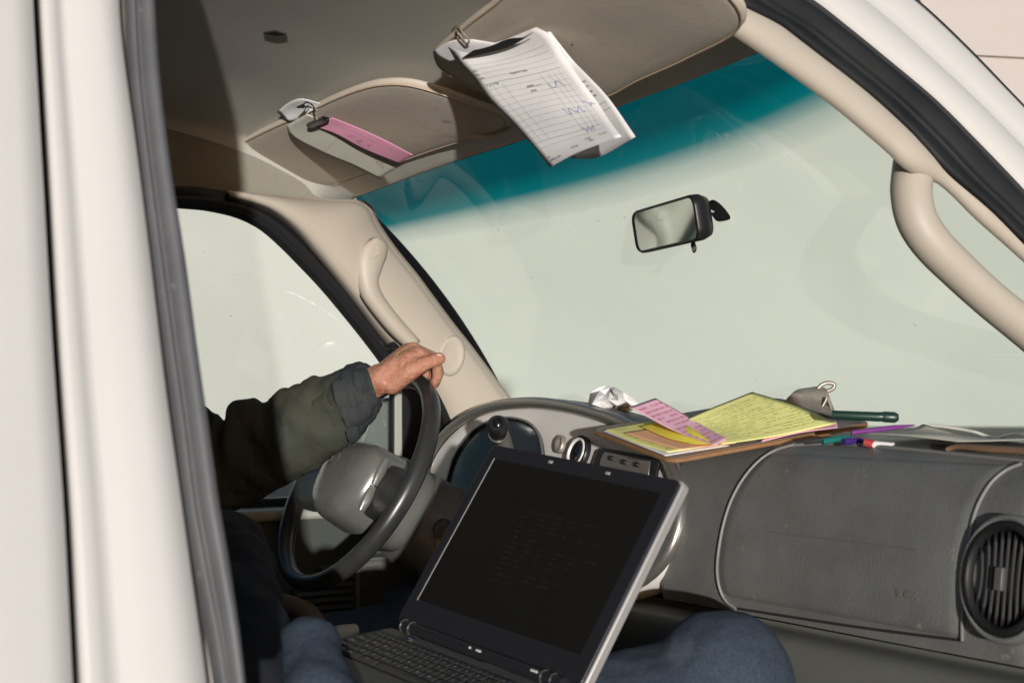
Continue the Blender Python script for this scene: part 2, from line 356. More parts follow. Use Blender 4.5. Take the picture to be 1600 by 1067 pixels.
# --- front upright: A pillar outer skin, black seal, beige inner trim
OA = [(1200, -50), (1276, -2), (1330, 40), (1384, 84), (1465, 152), (1532, 219), (1600, 290), (1700, 400), (1800, 540)]
OB = [(1370, -50), (1440, 0), (1515, 70), (1600, 158), (1700, 260), (1800, 370), (1900, 500)]
strip('a_pillar', OA, OB, [(0, -.03), (.02, -.006), (.10, .0), (.40, .002), (.47, -.004), (.53, -.008), (.62, -.003), (.9, 0), (.97, -.004), (1, -.014)], M['white'], thick=.006)
strip('drip_channel', [(u - 3, v + 2) for u, v in OB], [(u + 3, v - 3) for u, v in OB], [(0, -.010), (.5, -.004), (1, -.012)], M['gap'])
IA = [(1060, -60), (1138, -2), (1180, 20), (1212, 35), (1245, 60), (1276, 84), (1354, 145), (1412, 198), (1440, 228), (1471, 262), (1542, 323), (1600, 379), (1740, 515)]
sp2 = [(0, -.034), (.02, -.016), (.10, -.005), (.22, -.002), (.34, -.004), (.42, -.009), (.455, -.006), (.475, -.0045), (.50, -.007), (.56, -.004), (.68, .003), (.80, .003), (.90, -.004), (.97, -.012), (1, -.03)]
strip('door_seal', IA, OA, sp2, M['rubber'], n=70, sight=True)
TA = [(1000, -60), (1080, -2), (1131, 38), (1192, 80), (1250, 121), (1310, 166), (1355, 204), (1392, 236), (1412, 256), (1436, 270), (1465, 280), (1492, 302), (1530, 340), (1600, 402), (1740, 532)]
def trim_in(u, v): return ps(u, v, .10)
a = cr(TA, 50); BB = cr(IA, 400); rows = []
for i in range(50):
    nb_ = min(BB, key=lambda q: (q[0] - a[i][0]) ** 2 + (q[1] - a[i][1]) ** 2); pa = ps(a[i][0], a[i][1], .022); pb = ps(nb_[0] + 4, nb_[1] - 3, .012)
    rows.append([ps(a[i][0] + 3, a[i][1] - 2, .13), ps(a[i][0], a[i][1], .05)] + [lerp(pa, pb, s) + NPS * h for s, h in [(s_, (h_ * min(1, (pb - pa).length / .045) if h_ > 0 else h_)) for s_, h_ in ((0, -.002), (.06, .004), (.15, .007), (.35, .009), (.65, .007), (.9, -.002), (1, -.012))]])
grid('a_pillar_trim', rows, M['trim'], van, .004)
# grab handle on the passenger A pillar
hp = [(1431, 238), (1426, 272), (1424, 305), (1433, 345), (1458, 383), (1498, 423), (1545, 466), (1602, 512), (1690, 582)]
tube('grab_handle', [ps(u, v, .045) for u, v in cr(hp, 40)], [.0265, .026, .0255, .025, .0245, .024, .0245, .0255, .027], M['trim'], van, 20, 1.0)

# --- windshield
topc = [py(556, 309, 2.42), pp(700, 257, (1.19, 2.0, 1.63), (1, .0, .6)), pp(820, 219, (1.205, 1.9, 1.64), (1, 0, .6)), pp(972, 165, (1.21, 1.7, 1.65), (1, 0, .6)), pp(1070, 129, (1.205, 1.5, 1.66), (1, 0, .6)), ps(1194, 79, .12)]
N1, N2 = 30, 40
top = crv(topc, N2)
botL = py(797, 640, 2.43); botR = ps(1790, 640, .12)
botR = Vector((1.70, 1.17, 1.19))
NE = crv([ps(1200, 76, .12), ps(1262, 116, .11), ps(1322, 160, .10), ps(1405, 230, .09), ps(1480, 288, .09), ps(1572, 356, .09), ps(1610, 400, .09), Vector((1.60, 1.185, 1.29)), botR], 60)
rows = []
for i in range(N1):
    s = -.05 + 1.07 * i / (N1 - 1); r = []
    for j in range(N2):
        t = j / (N2 - 1); bt = lerp(botL, botR, t) + Vector((.12 * 4 * t * (1 - t), 0, -.03 * 4 * t * (1 - t)))
        p = lerp(top[j], bt, s) + Vector((.02, 0, .02)) * (4 * s * (1 - s))
        sc_ = min(max(s, 0), 1); ne = NE[int(sc_ * 59)]; lin = lerp(top[-1], botR, sc_); p = p + (ne - lin) * t ** 4 - Vector((.02, 0, .02)) * (4 * s * (1 - s)) * t ** 6
        r.append(p)
    rows.append(r)
WS = rows
ws = grid('windshield', rows, M['windshield'], van, uv=True)
def wsp(s, t):
    i = (s + .05) / 1.07 * (N1 - 1); j = t * (N2 - 1); i0 = min(int(i), N1 - 2); j0 = min(int(j), N2 - 2)
    a = lerp(WS[i0][j0], WS[i0][j0 + 1], j - j0); b = lerp(WS[i0 + 1][j0], WS[i0 + 1][j0 + 1], j - j0); return lerp(a, b, i - i0)
# black ceramic border along the driver's edge
fr = []
for k in range(40):
    s = k / 39 * 1.02; fr.append([wsp(s, 0) + Vector((-.002, .05, -.004)), wsp(s, 0) + Vector((-.004, -.0, -.004)), wsp(s, .004) + Vector((-.004, -.002, -.004)), wsp(s, .008) + Vector((-.003, -.002, -.003))])
grid('glass_border', fr, M['black'], ws)

# --- headliner and header
def hdr(t, k): return Vector(top[min(N2 - 1, int(t * (N2 - 1)))])
rows = []
prof = [(-.035, -.012), (0, -.006), (-.012, .003), (-.05, .019), (-.072, .030), (-.084, .050), (-.13, .075), (-.2, .100), (-.3, .122), (-.42, .136), (-.6, .148), (-.85, .156), (-1.3, .158), (-3.0, .158)]
prof = [(.022, .012), (.002, -.002)] + prof[2:]
for dx, dz in prof:
    r = []
    for j in range(-3, N2 + 3):
        jj = min(max(j, 0), N2 - 1); p = Vector(top[jj])
        fall = max(0, abs(jj / (N2 - 1) - .5) * 2 - .55) / .45 * (.55 if jj < N2 / 2 else .1)
        q = Vector((p.x + dx, p.y, p.z + dz - .05 * fall ** 2 * min(1, -dx / .3 if dx < 0 else 0)))
        if j < 0: q = q + Vector((0, .020 * -j, -.016 * -j * min(1, max(0, -dx) / .12) - .002 * -j))
        if j >= N2: q = q + Vector((0, -.022 * (j - N2 + 1), -.002 * (j - N2 + 1)))
        r.append(q)
    rows.append(r)
hl = grid('headliner', rows, M['liner'], van, .012, off=1)
hl.modifiers.new('sub', 'SUBSURF').levels = 1
# shallow pressed panel line and a hook hole in the roof lining
def ceil(u, v, off=0): return pp(u, v, (1.18 - .30, 1.85, 1.71 - off), (.22, .0, 1))
HL = bvh(rows)
MB().prism([hit(HL, u, v, .010) for u, v in ((411, 53), (430, 50), (448, 55), (430, 57))], (0, 0, .002)).build('hook_slot', M['gap'], van)

# --- outer shell, so that the van is whole from a step aside
rows = []
for x, z, w in ((1.24, 1.735, .52), (1.0, 1.86, .54), (.6, 1.94, .55), (0, 1.97, .55), (-1.0, 1.97, .55), (-1.9, 1.92, .55)):
    rows.append([Vector((x, 1.80 + w * s, z - .045 * abs(s) ** 3)) for s in np.linspace(-1, 1, 13)])
grid('roof', rows, M['white'], van, .01, off=1)
rows = []
for x, z, w in ((1.62, 1.17, .70), (1.9, 1.12, .72), (2.25, 1.02, .70), (2.5, .85, .66), (2.6, .6, .64), (2.6, .35, .64)):
    rows.append([Vector((x, 1.75 + w * s, z - .05 * abs(s) ** 3 + (-.0 if x > 1.7 else -.005))) for s in np.linspace(-1, 1, 13)])
grid('hood', rows, M['white'], van, .01, off=1)
MB().box((-1.9, 2.50, .35), (4.2, 0, 0), (0, .04, 0), (0, 0, .66)).build('driver_side_body', M['white'], van, bevel=.01)
MB().box((1.35, 1.0, .35), (.95, 0, 0), (0, -.04, 0), (0, 0, .72)).build('front_fender', M['white'], van, bevel=.01)
MB().box((-1.94, 1.05, .35), (.04, 0, 0), (0, 1.45, 0), (0, 0, 1.35)).build('tailgate', M['white'], van)
MB().box((-1.9, 1.05, .32), (3.4, 0, 0), (0, 1.45, 0), (0, 0, .04)).build('floor', M['carpet'], van)
MB().box((.05, .98, .30), (1.3, 0, 0), (0, .10, 0), (0, 0, .09)).build('sill', M['white'], van, bevel=.01)
MB().box((1.5, 1.05, .36), (.04, 0, 0), (0, 1.4, 0), (0, 0, .72)).build('bulkhead', M['carpet'], van)
for (wx, wy) in ((1.95, 1.02), (1.95, 2.44), (-1.3, 1.02), (-1.3, 2.44)):
    t = tube('wheel', [(wx, wy - .09, .31), (wx, wy - .08, .31), (wx, wy + .08, .31), (wx, wy + .09, .31)], [.27, .31, .31, .27], M['rubber'], van, 32)
    tube('rim', [(wx, wy - .1, .31), (wx, wy + .1, .31)], .19, M['silverb'], t, 24)

# --- driver's side: door glass, frame, pillar trim
DY = 2.46
GP = [(200, 318), (294, 326), (330, 330), (375, 341), (410, 358), (440, 382), (470, 412), (505, 450), (540, 492), (575, 536), (610, 590), (628, 640), (628, 790)]
def dsd(u, v, off=0): return pp(u, v, (0, 2.47 + off, 1.2), (0, 1, .22))
g = cr(GP[:-1], 30)
top_pts = [dsd(*q) for q in g]
rows = []
for k in range(9):
    f = k / 8; rows.append([lerp(p, dsd(q[0], 795), f) for p, q in zip(top_pts, g)])
grid('side_window', rows, M['sideglass'], van)
# black rubber channel round the side glass
fo = [(180, 300), (296, 303), (340, 308), (385, 318), (425, 338), (460, 366), (492, 400), (530, 442), (565, 488), (598, 530), (625, 566), (660, 600)]
fi = [(180, 318), (294, 326), (330, 330), (372, 340), (407, 357), (437, 382), (467, 412), (503, 450), (540, 494), (572, 534), (604, 578), (640, 640)]
o_ = cr(fo, 40); i_ = cr(fi, 40); rows = []
for p, q in zip(o_, i_):
    a = dsd(*p, -.02); b = dsd(*q, -.012)
    rows.append([lerp(a, b, s) + Vector((0, -h, 0)) for s, h in ((-.6, -.02), (0, -.01), (.12, .006), (.35, .012), (.55, .004), (.7, .006), (.92, .003), (1, -.01))])
grid('window_channel', rows, M['black'], van)
# division bar, quarter area and mirror sail in front of the side glass
b = MB(); b.prism([dsd(*q, -.03) for q in ((613, 560), (624, 572), (625, 800), (613, 800))], (0, -.012, 0)); b.build('division_bar', M['doortop'], van, bevel=.002)
b = MB(); b.prism([dsd(*q, -.025) for q in ((608, 560), (613, 565), (613, 800), (608, 800))], (0, -.012, 0)); b.build('division_rubber', M['black'], van)
b = MB(); b.prism([dsd(*q, -.02) for q in ((624, 560), (650, 590), (720, 680), (745, 800), (624, 800))], (0, -.012, 0)); b.build('mirror_sail', M['black'], van)
tube('pillar_seal', [dsd(*q, -.045) for q in cr([(610, 540), (640, 568), (668, 600), (690, 640), (706, 680), (716, 730), (720, 800)], 24)], .011, M['black'], van, 10)
# door mirror housing outside, seen through the glass
b = MB(); b.prism([dsd(*q, .10) for q in ((580, 640), (612, 618), (613, 800), (545, 800), (556, 700))], (.02, .10, 0)); b.build('door_mirror', mat('mirror_back', (.13, .16, .15), .5, wear=(60, .66, (.3, .33, .31))), van, bevel=.01)
# pillar trim on the driver's side : between the channel and the windshield border
TO = [(360, 304), (385, 310), (424, 324), (462, 352), (496, 390), (532, 434), (568, 480), (600, 522), (636, 562), (664, 598), (688, 640), (704, 684), (716, 740)]
TB = [(352, 303), (440, 308), (505, 314), (560, 318), (580, 352), (606, 390), (640, 432), (668, 470), (698, 510), (722, 540), (752, 580), (776, 612), (805, 650)]
a = cr(TO, 50); b = cr(TB, 50); rows = []
for i in range(50):
    s = i / 49
    pa = dsd(a[i][0], a[i][1], -.035); pb = py(b[i][0] + 7, b[i][1] + 3, 2.40)
    mid = Vector((-.012, -.02, 0))
    rows.append([dsd(a[i][0] - 9, a[i][1] + 7, .01)] + [lerp(pa, pb, k) + mid * h for k, h in ((0, -.7), (.02, 0), (.1, .7), (.3, 1.2), (.5, 1.4), (.7, 1.2), (.9, .7), (.97, .3), (1, -.6))] + [py(b[i][0] + 12, b[i][1] - 1, 2.415)])
dtrim = grid('a_pillar_trim', rows, M['trim'], van, .004)
# moulded grab handle recess on the driver's pillar
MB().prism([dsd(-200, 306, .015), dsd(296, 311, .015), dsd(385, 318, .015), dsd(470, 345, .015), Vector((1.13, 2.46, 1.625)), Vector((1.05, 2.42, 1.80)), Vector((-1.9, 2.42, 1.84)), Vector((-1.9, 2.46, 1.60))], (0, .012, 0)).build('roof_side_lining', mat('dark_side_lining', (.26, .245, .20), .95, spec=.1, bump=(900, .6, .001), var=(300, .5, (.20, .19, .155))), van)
def dp(u, v, off=.03): return py(u, v, 2.40 - off)
hl_pts = [(582, 372), (565, 385), (556, 405), (557, 430), (566, 462), (585, 490), (612, 522), (640, 548)]
hr_pts = [(585, 371), (604, 378), (607, 395), (598, 420), (592, 440), (600, 462), (622, 492), (655, 530)]
a = cr(hl_pts, 30); b = cr(hr_pts, 30)
rows = [[lerp(dp(*a[i], .040), dp(*b[i], .034), k) + Vector((-.0, -h, 0)) for k, h in ((0, -.012), (.06, .004), (.2, .012), (.5, .016), (.8, .012), (.94, .004), (1, -.012))] for i in range(30)]
grid('grab_handle', rows, M['trim'], van, .004)
MBx = MB()
ring = [(583 + 9 * math.cos(t), 393 + 12 * math.sin(t)) for t in np.linspace(0, 2 * math.pi, 18)]
rows = []
for f_, h_ in ((1, .034), (.8, .0355), (.3, .034), (.01, .034)):
    rows.append([dp(lerp(592, u, f_), lerp(391, v, f_), h_ + .020) for u, v in ring])
grid('handle_screw_cap', rows, M['trim'], van)
# lower handle foot : round flat boss
bc = (706, 556); rows = []
for f_, h_ in ((1.06, .006), (1.03, .020), (.97, .025), (.8, .0255), (.72, .0245), (.3, .0245), (.01, .0245)):
    rows.append([dp(bc[0] + f_ * (20 * math.cos(t) - 9 * math.sin(t) * .3), bc[1] + f_ * (31 * math.sin(t)), h_) for t in np.linspace(0, 2 * math.pi, 28)])
grid('handle_boss', rows, M['trim'], van)

# --- driver's door lower part
dd = MB(); dd.box((-.2, 2.40, .40), (1.75, 0, 0), (0, .08, 0), (0, 0, .640)); dpan = dd.build('driver_door_panel', M['door'], van, bevel=.012)
ztop = py(400, 797, 2.42).z
MB().box((-.2, 2.38, ztop - .018), (1.62, 0, 0), (0, .11, 0), (0, 0, .020)).build('door_sill', M['doortop'], van, bevel=.007)
MB().box((-.2, 2.455, ztop), (1.62, 0, 0), (0, .02, 0), (0, 0, .018)).build('belt_rubber', M['black'], van, bevel=.004)
# speaker grille with slats, low on the door
gcen = py(530, 945, 2.37)
for k in range(12):
    z = gcen.z + .075 - k * .0135; wid = .19 * math.sqrt(max(.05, 1 - ((k - 5.5) / 6.3) ** 2))
    MB().box((gcen.x - wid + .10, 2.372, z), (2 * wid, 0, 0), (0, .02, .004), (0, 0, .0065)).build('grille_slat', M['column'], van)
# front kick panel beyond the pedals
MB().box((1.16, 2.365, .45), (.3, 0, 0), (0, .03, 0), (0, 0, .50)).build('kick_panel', M['column'], van, bevel=.01)

# ================================================================ DASHBOARD
PR = [(1.80, 1.180), (1.66, 1.187), (1.52, 1.193), (1.45, 1.194), (1.405, 1.190), (1.372, 1.178), (1.345, 1.155), (1.322, 1.12), (1.305, 1.075), (1.298, 1.03), (1.302, .99), (1.312, .955)]
PRc = cr(PR, 60)
def dprof(s):
    i = s * 59; i0 = min(int(i), 58); p = PRc[i0] + (PRc[i0 + 1] - PRc[i0]) * (i - i0); return p
def dash(y, s, off=0):
    p = dprof(s); q = dprof(min(1, s + .01)) - dprof(max(0, s - .01)); nrm = np.array([q[1], -q[0]]); nrm /= np.linalg.norm(nrm)
    if nrm[0] > 0: nrm = -nrm
    return Vector((p[0] + nrm[0] * off, y, p[1] + nrm[1] * off))
def dash_hit(u, v):
    """where a sight line meets the dashboard skin -> (y, s)"""
    r = ray(u, v); best = None
    for k in range(59):
        a, b = PRc[k], PRc[k + 1]; dx, dz = b - a
        # CAM.x + r.x t = a0 + dx w ; CAM.z + r.z t = a1 + dz w
        det = r.x * -dz + dx * r.z
        if abs(det) < 1e-9: continue
        t = ((a[0] - CAM.x) * -dz + dx * (a[1] - CAM.z)) / det
        w = (r.x * (a[1] - CAM.z) - r.z * (a[0] - CAM.x)) / det
        if -.02 <= w <= 1.02 and t > 0 and (best is None or t < best[0]): best = (t, k + w)
    if best is None:
        return None
    t, k = best; return (r * t).y, max(0, min(1, k / 59))
ys = np.linspace(.985, 2.44, 110)
rows = []
for s in np.linspace(0, 1, 60):
    r = []
    for y in ys:
        p = dash(y, s)
        w = min(1, max(0, (y - 1.655) / .05)); w = w * w * (3 - 2 * w)
        if s < .5: p = p + Vector((0, 0, .015 * w))
        if y < 1.03: p = p + Vector((.04 * ((1.03 - y) / .045) ** 2 * min(1, s * 2), 0, -.012 * ((1.03 - y) / .045) ** 2 * (1 - s)))
        if w > 0 and s > .35: p = p + Vector((.12 * w, 0, 0))
        r.append(p)
    rows.append(r)
db = grid('dashboard', rows, M['dash'], van)
# lower dashboard: ledge, knee bolster
LP = [(1.312, .953), (1.330, .950), (1.326, .944), (1.300, .938), (1.288, .925), (1.285, .89), (1.295, .84), (1.32, .78), (1.38, .70), (1.45, .6)]
rows = [[Vector((p[0] + (.10 if y > 1.85 else 0), y, p[1])) for y in np.linspace(.99, 2.40, 30)] for p in cr(LP, 40)]
grid('lower_dashboard', rows, M['dashlow'], van)
# airbag / glovebox panel : raised skin inside its outline
def hitc(P, n):
    return [dash_hit(u, v) for u, v in cr(P, n)]
Lc = [(1243, 696), (1212, 705), (1186, 722), (1163, 748), (1145, 780), (1133, 815), (1125, 855), (1122, 890), (1126, 918), (1136, 938), (1152, 950)]
Rc = [(1598, 726), (1575, 735), (1553, 752), (1537, 775), (1525, 802), (1517, 835), (1511, 870), (1508, 905), (1506, 940), (1505, 975), (1505, 999)]
def ysort(P):
    h = [x for x in hitc(P, 60) if x]; s = [x[1] for x in h]; y = [x[0] for x in h]
    o = np.argsort(s); return np.array(s)[o], np.array(y)[o]
sl, yl = ysort(Lc); sr, yr = ysort(Rc)
s0 = max(sl[0], sr[0]); s1 = min(sl[-1], sr[-1], .985)
rows = []
for s in np.linspace(s0, s1, 44):
    ya, yb = float(np.interp(s, sl, yl)), float(np.interp(s, sr, yr)); r = []
    for k in np.linspace(0, 1, 40):
        e = min(k * (ya - yb), (1 - k) * (ya - yb), (s - s0) * .4 + .0005, (s1 - s) * .4 + .0005)
        r.append(dash(lerp(ya, yb, k), s, .0045 * min(1, e / .006) - .001))
    rows.append(r)
gb = grid('airbag_panel', rows, M['dash'], van)
def dash_line(P, n, rad, material, parent, off=.001, flat=1):
    h = [x for x in hitc(P, n) if x]; return tube('panel_edge', [dash(y, s, off) for y, s in h], rad, material, parent, 8, flat)
dash_line(Lc, 50, .0022, M['groove'], gb, .002)
dash_line(Rc, 50, .0022, M['groove'], gb, .002)
dash_line([(1152, 950), (1300, 973), (1400, 987), (1505, 1000)], 20, .002, M['gap'], gb, .0)
# moulded line inside the panel
dash_line([(1200, 831), (1260, 838), (1330, 846), (1440, 860)], 24, .0007, M['dash'], gb, .0036)
# second curved line at the top of the dashboard
dash_line([(1232, 697), (1300, 694), (1400, 701), (1500, 711), (1640, 725)], 24, .0026, M['groove'], db, .001)
def pen_text(body, size, place, material, parent, name='lettering', spacing=1.0, thin=0, bold=0):
    """flat print: place(x, y) maps text plane (metres) into the world"""
    cu = bpy.data.curves.new('t', 'FONT'); cu.body = body; cu.size = size; cu.space_character = spacing; cu.resolution_u = 2; cu.offset = bold
    o = bpy.data.objects.new('t', cu); me = bpy.data.meshes.new_from_object(o)
    V = [place(v.co.x, v.co.y) for v in me.vertices]; F = [tuple(p.vertices) for p in me.polygons]
    bpy.data.objects.remove(o); bpy.data.curves.remove(cu); bpy.data.meshes.remove(me)
    return mesh(name, V, F, material, parent, False)
h1 = dash_hit(1408, 926)
h2 = dash_hit(1448, 932)
ty, ts = h1
pen_text('SRS AIRBAG', .0062, lambda x, y: dash(ty - x, ts - (y - .002) * 3.6, .0068), M['groove'], gb, 'embossed_lettering')
# --- round air vent at the passenger end
vc = dash_hit(1572, 904); vcen = dash(vc[0], vc[1], .0)
def vent_pt(a, b, off): # a along y, b along s (metres)
    p0 = dash(vc[0], vc[1], 0); tz = (dash(vc[0], vc[1] + .03, 0) - dash(vc[0], vc[1] - .03, 0)).normalized(); nn = Vector((-1, 0, 0)); nn = (nn - tz * nn.dot(tz)).normalized()
    return p0 + Vector((0, -a, 0)) + tz * b + nn * off
VA, VB = .055, .065
def oval(f, off, n=40): return [vent_pt(VA * f * math.cos(t), VB * f * math.sin(t), off) for t in np.linspace(0, 2 * math.pi, n + 1)[:-1]]
grid('vent_surround', [oval(1.10, -.012), oval(1.09, .004), oval(1.04, .008), oval(.99, .007), oval(.97, 0)], M['dash'], van, close=True)
vent = grid('air_vent', [oval(.985, .0), oval(.97, .007), oval(.90, .011), oval(.84, .009), oval(.80, .001), oval(.78, -.03), oval(.3, -.03), oval(.01, -.03)], M['vent'], van, close=True)
for k in range(-4, 5):
    a = VA * .165 * k; hb = VB * .80 * math.sqrt(max(0, 1 - (a / (VA * .82)) ** 2)); V = []
    b = MB(); rws = [[vent_pt(a + VA * .05 * math.sin(t * 2) * 0 + .004 * d - .004 * (1 - (t) ** 2) * (k / 4), t * hb, .004 - .022 * d) for d in (0, 1)] for t in np.linspace(-1, 1, 10)]
    o = grid('vane', rws, M['vent'], vent, .0016)
MB().box(vent_pt(-.009, -.012, .003), vent_pt(.0, 0, 0) - vent_pt(-.011, 0, 0), vent_pt(0, .026, 0) - vent_pt(0, 0, 0), vent_pt(0, 0, .007) - vent_pt(0, 0, 0)).build('vent_tab', M['column'], vent, bevel=.0015)

# --- oval instrument fascia in front of the driver
FN = Vector((-math.cos(math.radians(18)), -.0, math.sin(math.radians(18))))
FP = Vector((1.318, 2.0, 1.1))
def fp(u, v, off=0): return pp(u, v, FP + FN * off, FN)
FO = [(668, 740), (672, 722), (684, 700), (702, 678), (726, 658), (756, 643), (790, 634), (840, 631), (890, 637), (935, 648), (975, 662), (1015, 686), (1045, 718), (1062, 755), (1068, 790), (1064, 825), (1052, 858), (1034, 884), (1005, 908), (960, 925), (900, 930), (820, 925), (740, 900), (690, 850), (670, 790)]
fo_ = crv([fp(*q) for q in FO] + [fp(*FO[0])], 90)
fcen = fp(870, 780)
rows = [[fcen + (p - fcen) * f + FN * h for p in fo_] for f, h in ((.995, -.05), (.995, .0), (.97, .002), (.90, .000), (.6, -.004), (.3, -.006), (.01, -.006))]
fa = grid('instrument_fascia', rows, M['silver'], van)
tube('fascia_bezel', [p + FN * .006 for p in fo_[:75]], .0105, M['silverb'], fa, 14)
tube('fascia_shadow_gap', [fcen + (p - fcen) * .965 + FN * .0045 for p in fo_[:75]], .0015, M['gap'], fa, 6)
# hood over the fascia, dark olive dash cover
rows = []
arc = fo_[3:44]
for f, dxx, dzz in ((0, 0, .006), (1, .02, .010), (2, .06, .006), (3, .12, -.008), (4, .18, -.03), (5, .26, -.06)):
    rows.append([p + Vector((dxx, 0, dzz)) for p in arc])
grid('cluster_hood', rows, M['dash'], van)
# gauge opening
GO = [(697, 760), (703, 735), (712, 712), (726, 690), (744, 671), (766, 659), (790, 653), (812, 655), (830, 662), (842, 675), (848, 693), (850, 715), (850, 760), (842, 800), (720, 800)]
go_ = crv([fp(*q, .006) for q in GO] + [fp(*GO[0], .006)], 50); gc = fp(780, 730, .006)
gau = grid('gauge_opening', [[gc + (p - gc) * f + FN * h for p in go_] for f, h in ((1.0, -.002), (1.0, .003), (.985, .004), (.965, .003), (.955, -.001), (.93, -.0005), (.6, .0), (.01, .0))], M['black_gloss'], fa)
tube('gauge_rim', [p + FN * .003 for p in go_], .0022, M['silverb'], gau, 8)
for (cu_, cv_, ru, rv, tl) in ((876, 694, 6, 14, .35),):
    e = [fp(cu_ + ru * math.cos(t) + tl * rv * math.sin(t) * .5, cv_ - rv * math.sin(t), .007) for t in np.linspace(0, 2 * math.pi, 24)]
    c0 = fp(cu_, cv_, .007)
    k_ = grid('round_switch', [[c0 + (p - c0) * f + FN * h for p in e] for f, h in ((1, -.003), (1, .004), (.8, .006), (.5, .002), (.01, .002))], M['metal'], fa)
e = [fp(905 + 15 * math.cos(t) + 7 * math.sin(t), 708 - 27 * math.sin(t), .007) for t in np.linspace(0, 2 * math.pi, 30)]; c0 = fp(905, 708, .007)
grid('centre_vent', [[c0 + (p - c0) * f + FN * h for p in e] for f, h in ((1, -.003), (1, .006), (.9, .008), (.85, .005))], M['black'], fa)
grid('centre_vent_ring', [[c0 + (p - c0) * f + FN * h for p in e] for f, h in ((.86, .006), (.83, .009), (.72, .009), (.70, .004))], M['silver'], fa)
grid('centre_vent_core', [[c0 + (p - c0) * f + FN * h for p in e] for f, h in ((.72, .005), (.5, .003), (.01, .003))], M['black_gloss'], fa)
rad_ = MB(); rad_.prism([fp(*q, .006) for q in ((932, 722), (938, 704), (946, 700), (1030, 716), (1034, 722), (1028, 752), (925, 745))], FN * .006)
rd = rad_.build('radio', M['black'], fa, bevel=.003)
rad_ = MB(); rad_.prism([fp(*q, .0125) for q in ((940, 718), (946, 706), (1018, 720), (1014, 748), (936, 740))], FN * .003); rad_.build('radio_face', M['silverb'], fa, bevel=.002)
for q in ((956, 716), (976, 722), (996, 726)):
    c0 = fp(*q, .016); tube('radio_button', [c0, c0 + FN * .005], .004, M['black'], fa, 10)

# ================================================================ STEERING
WC = Vector((1.0504, 2.1369, 1.1142)); T30 = math.radians(30)
WN = Vector((-math.cos(T30), 0, math.sin(T30))); WA = Vector((0, 1, 0)); WB = WN.cross(WA)
def wp(a, b, h=0): return WC + WA * a + WB * b + WN * h
def rimp(f, r=.19): return wp(r * math.cos(f), r * math.sin(f))
ring = [rimp(f) for f in np.linspace(0, 2 * math.pi, 97)[:-1]]
V = []; F = []; n = 16; K = len(ring)
for i, p in enumerate(ring):
    rad = (p - WC).normalized()
    for k in range(n):
        t = 2 * math.pi * k / n; V.append(p + rad * (.0135 * math.cos(t)) + WN * (.016 * math.sin(t)))
for i in range(K):
    for k in range(n):
        F.append((i * n + k, i * n + (k + 1) % n, ((i + 1) % K) * n + (k + 1) % n, ((i + 1) % K) * n + k))
sw = mesh('steering_wheel', V, F, M['wheel'], van)
# spokes
for f, w_ in ((math.radians(8), .048), (math.radians(172), .048)):
    pts = [wp(.06 * math.cos(f), .06 * math.sin(f), -.005), wp(.12 * math.cos(f), .12 * math.sin(f), -.012), wp(.185 * math.cos(f), .185 * math.sin(f), -.002)]
    tube('spoke', crv(pts, 10), [.045 if w_ > .02 else .028, w_, w_ * .8], M['wheel'], sw, 16, .4, up=(-math.sin(f) * WA + math.cos(f) * WB))
# airbag cover
rows = []
for f, h in ((1.02, -.035), (1.0, .0), (.97, .016), (.90, .027), (.75, .036), (.5, .042), (.25, .044), (.01, .044)):
    r = []
    for t in np.linspace(0, 2 * math.pi, 49)[:-1]:
        c, s = math.cos(t), math.sin(t); e = 2.6
        q = (abs(c) ** e + abs(s) ** e) ** (-1 / e); r.append(wp(.095 * c * q * f * (1 - .12 * s), (.072 * s * q) * f + .010, h))
    rows.append(r)
hub = grid('airbag_cover', rows, M['hub'], sw, close=True)
hub.modifiers.new('sub', 'SUBSURF').levels = 1
tube('emblem_ring', [wp(.020 + .0125 * math.cos(t), -.016 + .0125 * math.sin(t), .0428) for t in np.linspace(0, 2 * math.pi, 33)], .0011, M['column'], sw, 6)
# pressed marks beside the emblem (horn symbols)
for (a_, b_) in ((.062, .012), (-.048, .012)):
    MB().tube([wp(a_, b_, .0385), wp(a_ - .010, b_, .0385)], [.0008, .0022]).build('horn_mark', M['column'], sw)
# switch pad at the right of the hub
for b0, b1 in ((-.042, .004), (.007, .050)):
    tube('hub_switch', crv([wp(-.094 - .004 * math.cos(b_ * 14), b_ + .008, .012) for b_ in np.linspace(b0, b1, 5)], 12), [.006, .0085, .0085, .006], M['hub'], sw, 12, .6)
# column shroud
rows = []
for d, ra, rb, dn in ((.035, .066, .062, 0), (.05, .070, .070, 0), (.09, .072, .074, .004), (.105, .073, .076, .004), (.107, .070, .072, .004), (.112, .070, .072, .004), (.114, .074, .077, .004), (.20, .078, .086, .012), (.36, .085, .10, .02)):
    r = []
    for t in np.linspace(0, 2 * math.pi, 41)[:-1]:
        c, s = math.cos(t), math.sin(t); q = (abs(c) ** 3 + abs(s) ** 3) ** (-1 / 3); r.append(wp(ra * c * q, rb * s * q + dn, -d))
    rows.append(r)
grid('steering_column', rows, M['column'], van, close=True)
# ignition and key fob on the side of the column
ic = pd(692, 832, 2.27)
tube('ignition_barrel', [ic + Vector((.03, .05, 0)), ic + Vector((0, 0, .0))], [.018, .013], M['black'], van, 16)
ky = thing('key_ring', 'small brass key ring hanging from the ignition beside the laptop lid', 'key ring', ic)
tube('ring', [ic + Vector((-.002, -.008, -.008)) + RR * (.011 * math.cos(t)) + UU * (.017 * math.sin(t) - .012) for t in np.linspace(0, 2 * math.pi, 20)], .0012, mat('brass', (.6, .42, .12), .3, metal=1), ky, 6)
MB().box(ic + Vector((-.004, -.014, -.045)), RR * .012, UU * .03, WW * .003).build('key', M['metal'], ky, bevel=.001)
